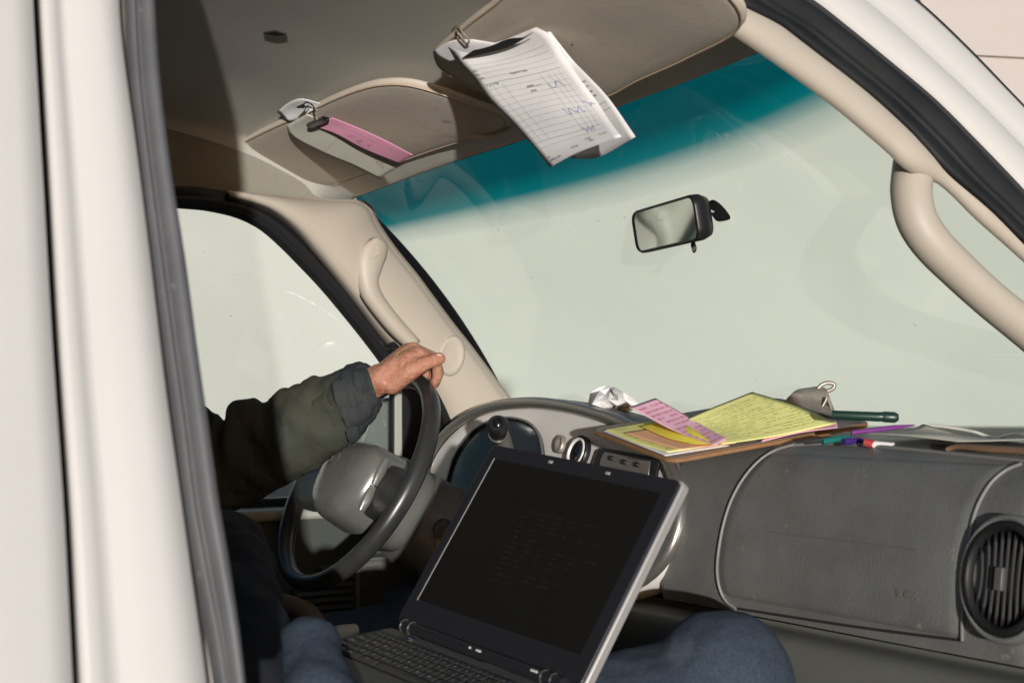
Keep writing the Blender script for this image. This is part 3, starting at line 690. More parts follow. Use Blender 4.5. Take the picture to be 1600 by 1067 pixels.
# column shifter with black knob pointing at the passenger side
kc = pd(778, 661, 2.20); base_ = pd(800, 745, 2.33)
tube('gear_lever', crv([base_, lerp(base_, kc, .5) + Vector((0, 0, .004)), kc + WW * .03 + UU * -.01], 12), [.014, .0135, .0145], M['column'], van, 14)
ax = (kc - (kc + WW * .05 - UU * .03)).normalized()
gk = tube('gear_knob', [kc - ax * .055, kc - ax * .045, kc - ax * .012, kc - ax * .004, kc], [.010, .0125, .0165, .0165, .0135], M['black'], van, 24)
tube('knob_button', [kc - ax * .001, kc + ax * .004, kc + ax * .006], [.0085, .008, .005], M['black_gloss'], gk, 20)
tube('knob_ring', [kc - ax * .040, kc - ax * .036], [.0150, .0155], M['silverb'], gk, 20)

# ================================================================ REAR VIEW MIRROR
WT = bvh(WS); mc = hit(WT, 1040, 352, .085)
mr = grid
ML = Vector((.22, .96, .0)).normalized(); MUp = Vector((-.17, 0, 1)).normalized(); MN = ML.cross(MUp).normalized()
if MN.x > 0: MN = -MN
MUp = MN.cross(ML); MUp = MUp if MUp.z > 0 else -MUp
mwid = .108; mh = .066
def mq(a, b, h): return mc + ML * a + MUp * b + MN * h
ol = rounded(2 * mwid, mh, .016, 5)
def mring(f, g, h, c=(0, 0)): return [mq(x * f, y * g * (1 + .10 * (1 - (x / mwid) ** 2)) , h) for x, y in ol]
rvm = grid('rear_view_mirror', [mring(.97, .86, .002), mring(.985, .93, .005), mring(1, 1, .001), mring(1, 1, -.012), mring(.9, .86, -.028), mring(.4, .4, -.034), mring(.01, .01, -.034)], M['black'], van, close=True)
grid('mirror_glass', [mring(.975, .90, .0025), mring(.5, .45, .0028), mring(.01, .01, .0028)], M['mirror'], rvm, close=True)
tube('day_night_lever', crv([mq(-.05, -.036, -.015), mq(-.058, -.044, -.012), mq(-.068, -.044, -.006)], 6), [.006, .006, .004], M['black'], rvm, 10, .6)
a0 = mq(-.0, .006, -.034)
d_ = (mc - CAM).dot(WW); gh = (hit(WT, 1122, 330) - CAM).dot(WW)
arm0 = pd(1098, 330, lerp(d_, gh, .5)); arm1 = pd(1110, 328, lerp(d_, gh, .75))
tube('mirror_arm', crv([mq(-.02, .005, -.03), arm0, arm1, pd(1113, 326, gh - .03)], 12), [.013, .010, .007, .006], M['black'], rvm, 12)
fo2 = [hit(WT, u, v, .036) for u, v in cr([(1105, 318), (1112, 312), (1122, 316), (1134, 328), (1142, 341), (1134, 345), (1120, 346), (1111, 335)], 16)]
MB().prism(fo2, ray(1120, 330).normalized() * .020).build('mirror_mount', M['black'], rvm, bevel=.004, seg=3)

# ================================================================ SUN VISORS
VN = Vector((.41, .03, 1)).normalized()
def vz(u, v, drop): return pp(u, v, Vector((1.18, 1.8, 1.664)) - VN * drop, VN)
def visor(name, P, label, th=.016, drop=.004):
    P3 = [vz(*q, drop + th) for q in cr(P + [P[0]], 90)][:-1]
    cen = sum(P3, Vector()) / len(P3)
    R_ = [[cen + (p - cen) * f + VN * h for p in P3] for f, h in ((.01, -.003), (.5, -.003), (.8, -.002), (.93, .0), (.975, .0015), (.99, .005), (.997, .008), (.99, .012), (.95, .015), (.01, .015))]
    o = grid(name, R_, M['visor'], van, close=True); o['label'] = label
    tube('piping', [cen + (p - cen) * .975 + VN * .0012 for p in P3 + [P3[0]]], .0016, M['piping'], o, 6)
    return o
v1 = visor('sun_visor', [(352, 238), (372, 226), (420, 202), (470, 180), (520, 156), (565, 139), (600, 132), (640, 133), (690, 146), (740, 164), (778, 178), (795, 188), (796, 197), (780, 206), (745, 214), (735, 219), (680, 236), (600, 264), (500, 299), (478, 302), (450, 296), (400, 270), (362, 250)], 'driver sun visor with pink and white slips clipped to it')
v2 = visor('sun_visor', [(673, 88), (690, 72), (730, 38), (770, 8), (800, -18), (850, -50), (1040, -60), (1140, -10), (1162, 44), (1080, 92), (1000, 128), (955, 152), (900, 172), (830, 178), (770, 156), (715, 130), (682, 108)], 'passenger sun visor with white forms clipped to it', drop=.020)
tube('visor_rod', crv([vz(735, 213, .03), vz(765, 214, .022), vz(798, 200, .005)], 8), .004, M['trim'], v1, 8)

# ================================================================ PAPER HELPERS
def patch(rows):
    """rows: list of (list of 3D points) -> smooth sampler f(s,t) s across, t down"""
    nr = [cr(r, 13) for r in rows]; cols = [cr([r[j] for r in nr], 25) for j in range(13)]
    A = np.array(cols)                     # 13 x 25 x 3
    def f(s, t, off=0):
        s = min(max(s, 0), 1) * 12; t = min(max(t, 0), 1) * 24; i = min(int(s), 11); j = min(int(t), 23)
        a = A[i, j] * (1 - (s - i)) + A[i + 1, j] * (s - i); b = A[i, j + 1] * (1 - (s - i)) + A[i + 1, j + 1] * (s - i)
        p = Vector(a + (b - a) * (t - j))
        if off:
            n = Vector(A[i + 1, j] - A[i, j]).cross(Vector(A[i, j + 1] - A[i, j])).normalized()
            if n.dot(CAM - p) < 0: n = -n
            p = p + n * off
        return p
    return f
def sheet(name, f, material, parent, th=.0003, ns=12, ntt=24):
    return grid(name, [[f(i / ns, j / ntt) for i in range(ns + 1)] for j in range(ntt + 1)], material, parent, th)
class Print:
    """flat print laid on a sheet"""
    def __init__(s, f, off=.0008): s.f = f; s.off = off; s.V = []; s.F = []
    def line(s, a, b, w, seg=10):
        ax, ay = a; bx, by = b; L = math.hypot(bx - ax, by - ay); nx, ny = -(by - ay) / L * w / 2, (bx - ax) / L * w / 2
        k = len(s.V)
        for i in range(seg + 1):
            t = i / seg; x, y = lerp(ax, bx, t), lerp(ay, by, t)
            s.V += [s.f(x + nx, y + ny, s.off), s.f(x - nx, y - ny, s.off)]
        for i in range(seg): s.F.append((k + 2 * i, k + 2 * i + 1, k + 2 * i + 3, k + 2 * i + 2))
    def words(s, x, y, n, size=.012, asp=.7, rnd=random):
        """an unreadable printed word: n small strokes"""
        for k in range(n):
            w = size * asp; x0 = x + k * w
            s.line((x0, y), (x0, y + size * rnd.uniform(.7, 1)), w * .25, 1)
            yy = y + size * rnd.choice((0.05, .5, .95)); s.line((x0, yy), (x0 + w * .7, yy), size * .16, 1)
            if rnd.random() < .5: s.line((x0 + w * .6, y), (x0 + w * .6, y + size * .9), w * .22, 1)
    def scrawl(s, x, y, w, h, n=8, rnd=random):
        p = (x, y)
        for k in range(n):
            q = (x + w * (k + 1) / n * rnd.uniform(.8, 1.1), y + h * rnd.uniform(0, 1)); s.line(p, q, .006, 1); p = q
    def build(s, name, material, parent): return tag(mesh(name, s.V, s.F, material, parent, False), kind='stuff')

# --- white forms on the passenger visor
f1t = thing('paper_form', 'ruled white form with handwriting, front sheet hanging from the passenger sun visor', 'form', pd(850, 150, 1.9))
def pr(l, dl=0): return [pd(u, v, d) for u, v, d in l]
def pv(l, h): return [vz(u, v, .040 + h) for u, v, *_ in l]
f1 = patch([pv([(700, 74), (770, 68), (838, 43)], .002), pv([(716, 95), (775, 88), (862, 57)], .014), pv([(738, 118), (800, 104), (882, 88)], .032),
            pv([(762, 152), (840, 136), (905, 122)], .060), pv([(800, 192), (868, 172), (935, 162)], .092), pv([(832, 228), (895, 210), (953, 190)], .122), pv([(859, 262), (905, 238), (971, 214)], .150)])
sheet('sheet', f1, M['paper'], f1t)
P_ = Print(f1)
for k in range(17):
    y = .17 + k * .043
    P_.line((.06, y), (.90, y), .0022 if k not in (4, 15) else .0045)
for x in (.14, .24, .66, .74, .80, .86): P_.line((x, .36), (x, .82), .0035, 12)
P_.build('ruled_lines', M['inkgrey'], f1t)
P_ = Print(f1)
for (x, y, n) in ((.40, .295, 10), (.04, .22, 4), (.04, .25, 3), (.04, .285, 4), (.08, .345, 3), (.15, .345, 4), (.45, .41, 4), (.45, .45, 4), (.06, .93, 3), (.08, .955, 9), (.42, .93, 5), (.62, .90, 4), (.66, .925, 3), (.8, .90, 5)):
    P_.words(x, y, n, .016, 1.15)
P_.line((.44, .425), (.6, .425), .005); P_.build('printed_words', M['ink'], f1t)
P_ = Print(f1); P_.scrawl(.66, .42, .15, .06); P_.scrawl(.62, .63, .2, .06, 10); P_.scrawl(.86, .6, .1, .05, 5); P_.scrawl(.66, .80, .16, .05, 7); P_.build('handwriting', M['inkblue'], f1t)
f2t = thing('paper_form', 'white form mostly hidden behind the ruled front sheet on the passenger visor', 'form', pd(940, 180, 1.9))
f2 = patch([pv([(795, 60), (860, 50)], -.001), pv([(830, 95), (893, 92)], .020), pv([(855, 140), (918, 118)], .050), pv([(880, 190), (952, 155)], .082), pv([(893, 248), (935, 246), (993, 214)], .125)])
sheet('sheet', f2, M['paper'], f2t)
P_ = Print(f2)
for (x, y, n) in ((.55, .28, 3), (.58, .34, 3), (.72, .50, 8), (.72, .55, 7), (.74, .60, 5), (.78, .64, 4)): P_.words(x, y, n, .018, 1.3)
P_.line((.76, .72), (.94, .72), .003); P_.line((.76, .77), (.94, .77), .003); P_.build('printed_words', M['ink'], f2t)
# torn top sheet folded round the visor edge
f3t = thing('paper_stub', 'crumpled white stub left under the clip at the top of the white forms', 'paper', pd(720, 80, 1.85))
f3 = patch([pv([(676, 82), (705, 64), (740, 62)], -.001), pv([(682, 90), (712, 76), (765, 66)], .004), pv([(700, 98), (724, 90), (790, 70)], .009)])
sheet('sheet', f3, M['paper'], f3t, ns=8, ntt=10)
sh = [(722, 92), (760, 84), (800, 72), (832, 52), (818, 60), (795, 62), (765, 74), (740, 80)]
MB().prism([vz(u, v, .055) for u, v in cr(sh, 24)], ZZ * .001).build('dark_sliver', M['gap'], f3t)  # thin near-black crescent laid over the top of the sheets
wc = thing('wire_clip', 'bent wire clip on the rear edge of the passenger sun visor', 'clip', pd(715, 52, 1.84))
tube('wire', crv([vz(708, 62, .02), vz(707, 48, .02), vz(714, 42, .026), vz(722, 50, .042), vz(733, 64, .048), vz(728, 68, .048), vz(716, 52, .042), vz(712, 50, .03)], 30), .0013, M['metal'], wc, 6)

# --- slips on the driver visor
dv = 2.05
def vs(u, v, h=.002): return vz(u, v, .022 + h)
s1t = thing('paper_slip', 'cream printed slip under the pink one on the driver sun visor', 'paper slip', vs(560, 230))
s1 = patch([[vs(448, 196), vs(480, 178, .003)], [vs(456, 214, .010), vs(530, 200, .012)], [vs(500, 238, .024), vs(572, 212, .024)], [vs(548, 258, .040), vs(610, 230, .040)], [vs(592, 279, .058), vs(634, 255, .058)]])
sheet('sheet', s1, M['papercream'], s1t)
P_ = Print(s1)
for (x, y, n) in ((.50, .80, 12), (.45, .835, 14), (.42, .87, 9), (.4, .905, 5), (.64, .93, 5)): P_.words(x, y, n, .020, .9)
P_.line((.1, .42), (.9, .38), .004); P_.build('printed_words', M['inkgrey'], s1t)
s2t = thing('paper_slip', 'pink slip held by the black binder clip on the driver sun visor', 'paper slip', vs(570, 215))
s2 = patch([[vs(482, 196, .006), vs(520, 184, .008)], [vs(520, 208, .020), vs(560, 200, .022)], [vs(565, 232, .040), vs(602, 219, .042)], [vs(624, 256, .066), vs(645, 242, .068)]])
sheet('sheet', s2, M['pink'], s2t)
P_ = Print(s2)
for k in range(3): P_.words(.25, .40 + .10 * k, 8, .03, .8)
P_.line((.62, .12), (.70, .96), .008); P_.line((.2, .5), (.2, .6), .01); P_.build('printed_words', M['inkpink'], s2t)
s3t = thing('paper_scrap', 'small white scrap sticking up behind the driver sun visor edge', 'paper scrap', vs(468, 172))
d3 = (vs(468, 172) - CAM).dot(WW)
s3 = patch([[vz(u, v, d) for u, v, d in r] for r in ([(433, 175, .012), (452, 160, .010), (473, 154, .010), (505, 163, .014)], [(441, 183, .016), (462, 172, .013), (480, 168, .015), (500, 168, .016)], [(449, 190, .022), (468, 186, .022), (486, 174, .022), (497, 172, .020)])])
sheet('sheet', s3, M['paper'], s3t, ns=10, ntt=6)
bc_ = thing('binder_clip', 'black binder clip with wire handles holding slips on the driver visor', 'binder clip', vs(495, 186))
q = [(480, 192), (505, 181), (515, 184), (512, 187), (490, 196), (482, 195)]
MB().prism([vs(u, v, .010) for u, v in q], VN * -.006).build('jaw', M['black_gloss'], bc_, bevel=.001)
dh = d3 - .02
tube('wire_handle', crv([pd(493, 182, dh), pd(489, 176, dh), pd(491, 169, dh), pd(486, 163, dh - .01), pd(478, 160, dh - .01), pd(474, 164, dh - .01), pd(464, 168, dh - .01), pd(474, 168, dh - .01), pd(482, 166, dh)], 30), .0012, M['black_gloss'], bc_, 6)
MB().prism([pd(u, v, dh - .012) for u, v in ((463, 168), (474, 162), (478, 167), (474, 170))], WW * .001).build('wire_loop', M['black_gloss'], bc_)

# ================================================================ CLIPBOARD ON THE DASH
k_ = 1.06
def ks(p): p = Vector(p); return CAM + (p - CAM) * k_
cTL, cTR, cBR, cBL = ks((1.4878, 1.6001, 1.2493)), ks((1.4573, 1.3748, 1.2145)), ks((1.1443, 1.4242, 1.1692)), ks((1.1749, 1.6495, 1.204))
cx = (cTR - cTL); cy = (cBL - cTL); cn = cx.cross(cy).normalized(); cn = cn if cn.z > 0 else -cn
CWd, CHd = cx.length, cy.length; cx.normalize(); cy.normalize()
def cb(a, b, h=0): return cTL + cx * a + cy * b + cn * h
cl = thing('clipboard', 'brown hardboard clipboard lying tilted on the dashboard under yellow and pink forms', 'clipboard', cb(CWd / 2, CHd / 2))
ol = rounded(CWd, CHd, .022, 6, (CWd / 2, CHd / 2))
MB().prism([cb(x, y, 0) for x, y in ol], -cn * .006).build('board', M['board'], cl, bevel=.0015)
MB().prism([cb(x, y, .0012) for x, y in rounded(CWd - .006, CHd - .006, .020, 6, (CWd / 2, CHd / 2))], -cn * .0010).build('board_face', M['boardtop'], cl)
def cp(u, v, h): return pp(u, v, cb(0, 0, h), cn)
# metal clip at the far end
d_ = (cb(CWd / 2, .03) - CAM).dot(WW)
cp1 = [(1236, 628), (1240, 618), (1252, 610), (1268, 604), (1282, 601), (1290, 600), (1297, 618), (1303, 640), (1306, 652)]
rows = []
hp0 = cb(CWd * .28, .050, .004); hp1 = cb(CWd * .78, .050, .004)
base = [cp(1226, 626, .004), cp(1252, 636, .004), cp(1280, 645, .004), cp(1306, 655, .004)]
dd0 = (base[1] - CAM).dot(WW)
rows = [base, [pd(1236, 616, dd0 + .01), pd(1254, 620, dd0), pd(1280, 630, dd0 - .01), pd(1303, 640, dd0 - .02)], [pd(1248, 609, dd0 + .02), pd(1262, 610, dd0 + .01), pd(1280, 614, dd0), pd(1297, 622, dd0 - .01)], [pd(1266, 606, dd0 + .02), pd(1274, 605, dd0 + .02), pd(1284, 605, dd0 + .01), pd(1292, 608, dd0)]]
f_ = patch([rows[3], rows[2], rows[1], rows[0]])
sheet('clip_plate', f_, M['metal'], cl, .0012, 12, 12)
tube('hanging_loop', crv([pd(1278, 607, dd0 + .01), pd(1284, 601, dd0 + .01), pd(1294, 598, dd0 + .01), pd(1303, 600, dd0 + .01), pd(1303, 605, dd0 + .01), pd(1296, 610, dd0 + .01), pd(1288, 611, dd0 + .01), pd(1281, 609, dd0 + .01)], 30), .0032, M['metal'], cl, 8)
tube('clip_spring', crv([pd(1282, 640, dd0 - .02), pd(1290, 626, dd0 - .02), pd(1293, 621, dd0 - .02), pd(1302, 650, dd0 - .03)], 20), .0018, M['metal'], cl, 8)
# sheets lying on the board
def cpatch(L): return patch([[cp(u, v, h) for u, v, h in r] for r in L])
def lay(name, L, material, label, cat='form', print_=None, ink=None, nm='paper_form'):
    f = cpatch(L); t = thing(nm, label, cat, f(.5, .5)); sheet('sheet', f, material, t)
    if print_:
        P = Print(f); print_(P); P.build('printed_words', ink, t)
    return t
def rows_print(x0, x1, y0, y1, n, size, dens=.8):
    def g(P):
        rr = random.Random(3)
        for k in range(n):
            y = lerp(y0, y1, k / max(1, n - 1)); x = x0
            while x < x1:
                m_ = rr.randint(3, 9)
                if rr.random() < dens: P.words(x, y, m_, size, .55, rr)
                x += size * .55 * (m_ + 1.5)
            if k % 2 == 0: P.line((x0, y + size * 1.4), (x1, y + size * 1.4), .0018)
    return g
lay('a', [[(940, 672, .0025), (1040, 658, .0025)], [(985, 690, .0025), (1100, 680, .0025)], [(1040, 712, .0025), (1140, 696, .0025)]], M['paper'], 'white bottom sheet showing at the near corner of the clipboard')
lay('b', [[(944, 670, .004), (1030, 655, .004)], [(990, 690, .004), (1090, 672, .004)], [(1044, 706, .004), (1120, 694, .004)]], M['yellow'], 'pale yellow form at the near left end of the clipboard', print_=rows_print(.08, .9, .1, .9, 8, .03), ink=M['inkyellow'])
lay('c', [[(975, 676, .006), (1075, 660, .006)], [(1018, 690, .006), (1120, 676, .006)], [(1062, 702, .006), (1150, 692, .006)]], M['orange'], 'thin peach sheet between the yellow forms of the clipboard')
lay('d', [[(1190, 690, .007), (1200, 650, .007)], [(1250, 676, .008), (1250, 650, .008)], [(1309, 668, .009), (1306, 655, .009)]], M['pinkpale'], 'pale pink sheet edging out below the big yellow form')
lay('e', [[(1000, 665, .008), (1055, 654, .016)], [(1040, 683, .009), (1080, 668, .022)], [(1080, 693, .010), (1116, 694, .014)]], M['yellowdeep'], 'deep yellow folded sheet under the pink slip on the clipboard')
lay('f', [[(1060, 660, .022), (1110, 638, .034), (1175, 612, .044)], [(1090, 672, .016), (1170, 655, .024), (1240, 632, .032)], [(1128, 694, .010), (1220, 680, .011), (1308, 661, .012)]][::1], M['yellow'], 'big yellow printed form on top of the clipboard', print_=rows_print(.06, .92, .12, .88, 15, .020), ink=M['inkyellow'])
lay('g', [[(984, 636, .040), (1024, 622, .046)], [(1020, 656, .028), (1060, 642, .032)], [(1060, 676, .018), (1096, 664, .020)], [(1118, 696, .014), (1136, 686, .014)]], M['pinkpale'], 'curled pink slip lying across the yellow forms of the clipboard', 'paper slip', print_=rows_print(.1, .9, .08, .92, 12, .035), ink=M['inkpink'], nm='paper_slip')

# ================================================================ THINGS ON THE DASH TOP
def dt(u, v, h=0): return pp(u, v, (1.45, 1.4, 1.196 + h), (0, 0, 1))
cpw = thing('crumpled_paper', 'crumpled white paper behind the pink slip on the dashboard', 'paper', dt(955, 640))
dcp = (dt(960, 645) - CAM).dot(WW) if abs(dt(960, 645).x) < 3 else 2.5
dcp = min(dcp, 2.35)
rr = random.Random(5)
CO = [(918, 634), (922, 614), (934, 606), (948, 602), (962, 605), (975, 613), (990, 622), (1003, 636), (985, 642), (960, 644), (935, 642)]
cV = [pd(u, v, dcp + rr.uniform(-.012, .012)) for u, v in CO]; n_ = len(CO)
for f in (.72, .42):
    for u, v in CO: cV.append(pd(lerp(957, u, f) + rr.uniform(-5, 5), lerp(625, v, f) + rr.uniform(-3, 3), dcp + rr.uniform(-.045, .01)))
cV.append(pd(950, 624, dcp - .03)); cF = []
for L_ in (0, 1):
    for i in range(n_):
        a_, b_, c_, e_ = L_ * n_ + i, L_ * n_ + (i + 1) % n_, (L_ + 1) * n_ + (i + 1) % n_, (L_ + 1) * n_ + i
        cF += [(a_, b_, c_), (a_, c_, e_)] if rr.random() < .5 else [(a_, b_, e_), (b_, c_, e_)]
for i in range(n_): cF.append((2 * n_ + i, 2 * n_ + (i + 1) % n_, 3 * n_))
mesh('sheet', cV, cF, M['paper'], cpw, False)
mk = thing('marker_pen', 'dark green marker pen lying behind the clipboard under the windshield', 'pen', dt(1350, 650))
dm = 1.93
tube('barrel', [pd(1300, 648, dm + .02), pd(1372, 651, dm), pd(1380, 651, dm)], [.0062, .0066, .0066], M['green'], mk, 14)
tube('cap', [pd(1380, 651, dm), pd(1398, 652, dm - .005), pd(1403, 652, dm - .005)], [.0075, .0075, .005], M['green'], mk, 14)
for (nm, a, b_, r_, mt, lb) in (
    ('pen', (1330, 676), (1428, 664), .0032, 'purple', 'purple pen with its tip toward the windshield beside the clipboard'),
    ('pen', (1285, 690), (1330, 682), .0042, 'teal', 'teal pen poking out under the clipboard edge'),
    ('pen', (1318, 690), (1352, 687), .0048, 'violet', 'dark violet pen between the teal pen and the red capped one')):
    t = thing(nm, lb, 'pen', dt(*a)); tube('barrel', [pd(*a, 1.87), pd((a[0] * .3 + b_[0] * .7), (a[1] * .3 + b_[1] * .7), 1.88), pd(*b_, 1.89)], [r_, r_, r_ * .3], M[mt], t, 12)
t = thing('pen', 'white pen with a red cap lying on the dashboard edge', 'pen', dt(1370, 692))
tube('barrel', [pd(1364, 694, 1.845), pd(1396, 697, 1.83)], .0048, M['paper'], t, 12)
tube('cap', [pd(1350, 691, 1.85), pd(1366, 694, 1.845)], .0055, M['red'], t, 12)
# loose sheets flat on the dash
lt = thing('paper_sheet', 'white folded sheet lying flat on the right part of the dashboard', 'paper', dt(1420, 690))
def dtop(u, v, off=.004):
    h = dash_hit(u, v)
    return pd(u, v, 1.9) if h is None else dash(h[0], h[1], off)
f_ = patch([[dtop(1352, 690, .012), pd(1420, 672, 1.90), pd(1442, 662, 1.95)], [dtop(1420, 697, .014), dtop(1470, 693, .012), pd(1530, 684, 1.90)], [dtop(1500, 704, .012), dtop(1560, 703, .012), dtop(1650, 700, .012)]])
sheet('sheet', f_, M['papercream'], lt, .0008)
cb_ = tube('cable', crv([pd(1452, 664, 1.95), pd(1480, 667, 1.93), pd(1520, 674, 1.90), pd(1555, 684, 1.86), dtop(1590, 694, .012), dtop(1680, 700, .012)], 40), .0022, M['cable'], None, 8)
tag(cb_, 'thin white cable curling over the right end of the dashboard', 'cable')
br = tube('leather_strap', crv([dtop(1482, 709, .006), dtop(1500, 707, .008), dtop(1550, 711, .008), dtop(1600, 714, .008), dtop(1700, 722, .008)], 20), [.003, .0045, .0045, .0045], M['brown'], None, 10, 1.6, up=(0, 0, 1))
tag(br, 'worn brown leather strap on the dashboard edge at the far right', 'strap')
gp = tube('pen', crv([pd(1575, 690, 1.90), pd(1640, 688, 1.90)], 4), .0045, M['green'], None, 10)
tag(gp, 'short dark green pen at the right edge behind the white cable', 'pen')

# ================================================================ LAPTOP
lTL, lTR, lBR, lBL = [Vector(p) for p in ((0.9763, 1.5858, 1.1893), (1.0288, 1.2617, 1.1561), (0.8864, 1.261, 0.9385), (0.8339, 1.5851, 0.9718))]
lx = (lTR - lTL); LWd = lx.length; lx.normalize(); ly = (lBL - lTL); LHt = ly.length; ly.normalize()
ln = lx.cross(ly).normalized(); ln = ln if ln.dot(CAM - lTL) > 0 else -ln
def lq(a, b, h=0): return lTL + lx * a + ly * b + ln * h
lap = thing('laptop', 'open black laptop with dark screen resting on the driver lap', 'laptop', lq(LWd / 2, LHt))
def plate(fn, x0, y0, x1, y1, r, h0, h1, name, material, parent, bevel=.001):
    o = rounded(x1 - x0, y1 - y0, r, 4, ((x0 + x1) / 2, (y0 + y1) / 2))
    b = MB(); n = len(o); V = [fn(x, y, h0) for x, y in o] + [fn(x, y, h1) for x, y in o]
    b.add(V, [tuple(range(n)), tuple(reversed(range(n, 2 * n)))] + [(i, i + n, (i + 1) % n + n, (i + 1) % n) for i in range(n)])
    return b.build(name, material, parent, bevel=bevel)
plate(lq, -.001, -.001, LWd + .002, LHt, .008, -.004, -.017, 'lid', M['lidedge'], lap, .002)
sc_ = plate(lq, .001, .001, LWd - .001, LHt - .001, .008, 0, -.0045, 'bezel', M['lid'], lap, .0012)
plate(lq, .020, .021, LWd - .020, LHt - .034, .001, .0006, -.001, 'screen', M['screen'], lap, 0)
tube('screen_edge', [lq(.019, .020, .0008), lq(.019, LHt - .033, .0008)], .0006, M['lidedge'], lap, 6)
f_ = lambda s, t, off=0: lq(.02 + s * (LWd - .04), .021 + t * (LHt - .055), .0006 + off)
P_ = Print(f_, .0004); rr = random.Random(9)
for k in range(14):
    x = .35
    for w_ in range(rr.randint(2, 6)): P_.words(x, .28 + k * .035, rr.randint(3, 8), .014, .6, rr); x += .09
P_.build('screen_text', M['screentext'], lap)
for (a_, b_) in ((.115, .008), (.215, .008)):
    MB().box(lq(a_, b_, .0002), lx * .007, ly * .004, ln * .0012).build('latch', M['lidedge'], lap, bevel=.0005)
# base : hinged at the bottom edge of the lid
bdir = None
best = 1e9
for deg in range(60, 150):
    ang = math.radians(deg); d = (Matrix.Rotation(ang, 3, lx) @ (-ly)); d2 = (Matrix.Rotation(-ang, 3, lx) @ (-ly))
    for dd_ in (d, d2):
        if dd_.x > 0: continue
        p = lBL + dd_ * .20; r = p - CAM; w = r.dot(WW); u = 800 + FPX * r.dot(RR) / w; v = 533.5 - FPX * r.dot(UU) / w
        p0 = lBL - CAM; w0 = p0.dot(WW); u0 = 800 + FPX * p0.dot(RR) / w0; v0 = 533.5 - FPX * p0.dot(UU) / w0
        sl_ = (v - v0) / (u - u0) if abs(u - u0) > 1 else 9
        e_ = abs(sl_ - (-.19))
        if u < u0 and e_ < best: best = e_; bdir = dd_; bdeg = deg
print('laptop opening', bdeg, best)
bn = lx.cross(bdir).normalized(); bn = bn if bn.z > 0 else -bn
bo = lBL + ly * .004 - bn * .004
def bq(a, b, h=0): return bo + lx * a + bdir * b + bn * h
plate(bq, 0, .004, LWd, .215, .008, 0, -.028, 'base', M['base'], lap, .002)
plate(bq, .012, .032, LWd - .012, .121, .003, .0004, -.0005, 'keyboard_well', M['gap'], lap, 0)
# hinge bar with two hinge knuckles
tube('hinge_bar', [bq(.022, .000, .006), bq(LWd - .022, .000, .006)], .0075, M['lid'], lap, 14)
for a_ in (.030, LWd - .045): 
    tube('hinge', [bq(a_ - .008, .000, .006), bq(a_ - .0075, .000, .006)], .0085, M['silverb'], lap, 14)
    tube('hinge', [bq(a_ + .0075, .000, .006), bq(a_ + .008, .000, .006)], .0085, M['silverb'], lap, 14)
for a_, w_ in ((.155, .002), (.168, .007), (.262, .010)):
    MB().box(bq(a_, .006, .0105), lx * w_, bdir * .0018, bn * .0022).build('status_light', M['legend'], lap)
tube('power_button', [bq(.060, .020, 0), bq(.060, .020, .002)], .006, M['key'], lap, 16)
MB().box(bq(.057, .0195, .0021), lx * .006, bdir * .0012, bn * .0004).build('power_mark', M['legendblue'], lap)
KW = (LWd - .028) / 15.0
rowsk = [(.034, .0095, ['ESC'] + ['F%d' % k for k in range(1, 13)] + ['INS', 'DEL'], True), (.0445, .0140, list('`1234567890-=') + ['<-'], False), (.0595, .0140, ['TAB'] + list('QWERTYUIOP[]\\'), False), (.0745, .0140, ['CAPS'] + list("ASDFGHJKL;'") + ['ENTER'], False), (.0895, .0140, ['SHIFT'] + list('ZXCVBNM,./') + ['SHIFT'], False), (.1045, .0140, ['CTRL', 'FN', 'ALT', ' ', 'ALT', 'CTRL'], False)]
kshared = {}
def keycap(w, d):
    k = (round(w, 4), round(d, 4))
    if k not in kshared:
        g = .0009; A = [(g, g, 0), (w - g, g, 0), (w - g, d - g, 0), (g, d - g, 0)]; i_ = .0022
        B = [(g + i_, g + .0012, .0028), (w - g - i_, g + .0012, .0028), (w - g - i_, d - g - i_, .0028), (g + i_, d - g - i_, .0028)]
        me = bpy.data.meshes.new('key'); me.from_pydata(A + B, [], [(0, 1, 2, 3), (4, 7, 6, 5), (0, 4, 5, 1), (1, 5, 6, 2), (2, 6, 7, 3), (3, 7, 4, 0)]); me.materials.append(M['key'])
        kshared[k] = me
    return kshared[k]
basemat = Matrix((lx, bdir, bn)).transposed().to_4x4()
legs = {}
def legend(txt, blue):
    k = (txt, blue)
    if k not in legs:
        cu = bpy.data.curves.new('t', 'FONT'); cu.body = txt; cu.size = .0062 if len(txt) == 1 else .0036; cu.resolution_u = 1; cu.offset = .00012
        o = bpy.data.objects.new('t', cu); me = bpy.data.meshes.new_from_object(o); bpy.data.objects.remove(o); bpy.data.curves.remove(cu)
        for v in me.vertices: v.co.y = -v.co.y
        me.name = 'legend'; me.materials.clear(); me.materials.append(M['legendblue' if blue else 'legend']); legs[k] = me
    return legs[k]
for (y0, dpt, ks_, blue) in rowsk:
    n_ = len(ks_); x = .014; wide = {'<-': 1.9, 'TAB': 1.4, '\\': 1.4, 'CAPS': 1.7, 'ENTER': 2.1, 'SHIFT': 2.3, ' ': 5.2, 'CTRL': 1.8, 'FN': 1.3, 'ALT': 1.4}
    tot = sum(wide.get(k, 1) for k in ks_); sc = (LWd - .028) / tot
    for k in ks_:
        w = wide.get(k, 1) * sc
        o = bpy.data.objects.new('key', keycap(w, dpt)); C.objects.link(o); o.parent = lap; o.matrix_parent_inverse = Matrix.Translation(-lap.location)
        mm = basemat.copy(); mm.translation = bq(x, y0, .0008); o.matrix_basis = mm
        if k != ' ':
            l = bpy.data.objects.new('legend', legend(k, blue)); C.objects.link(l); l.parent = o; l.location = (w * .28, dpt * .62, .0031)
        x += w

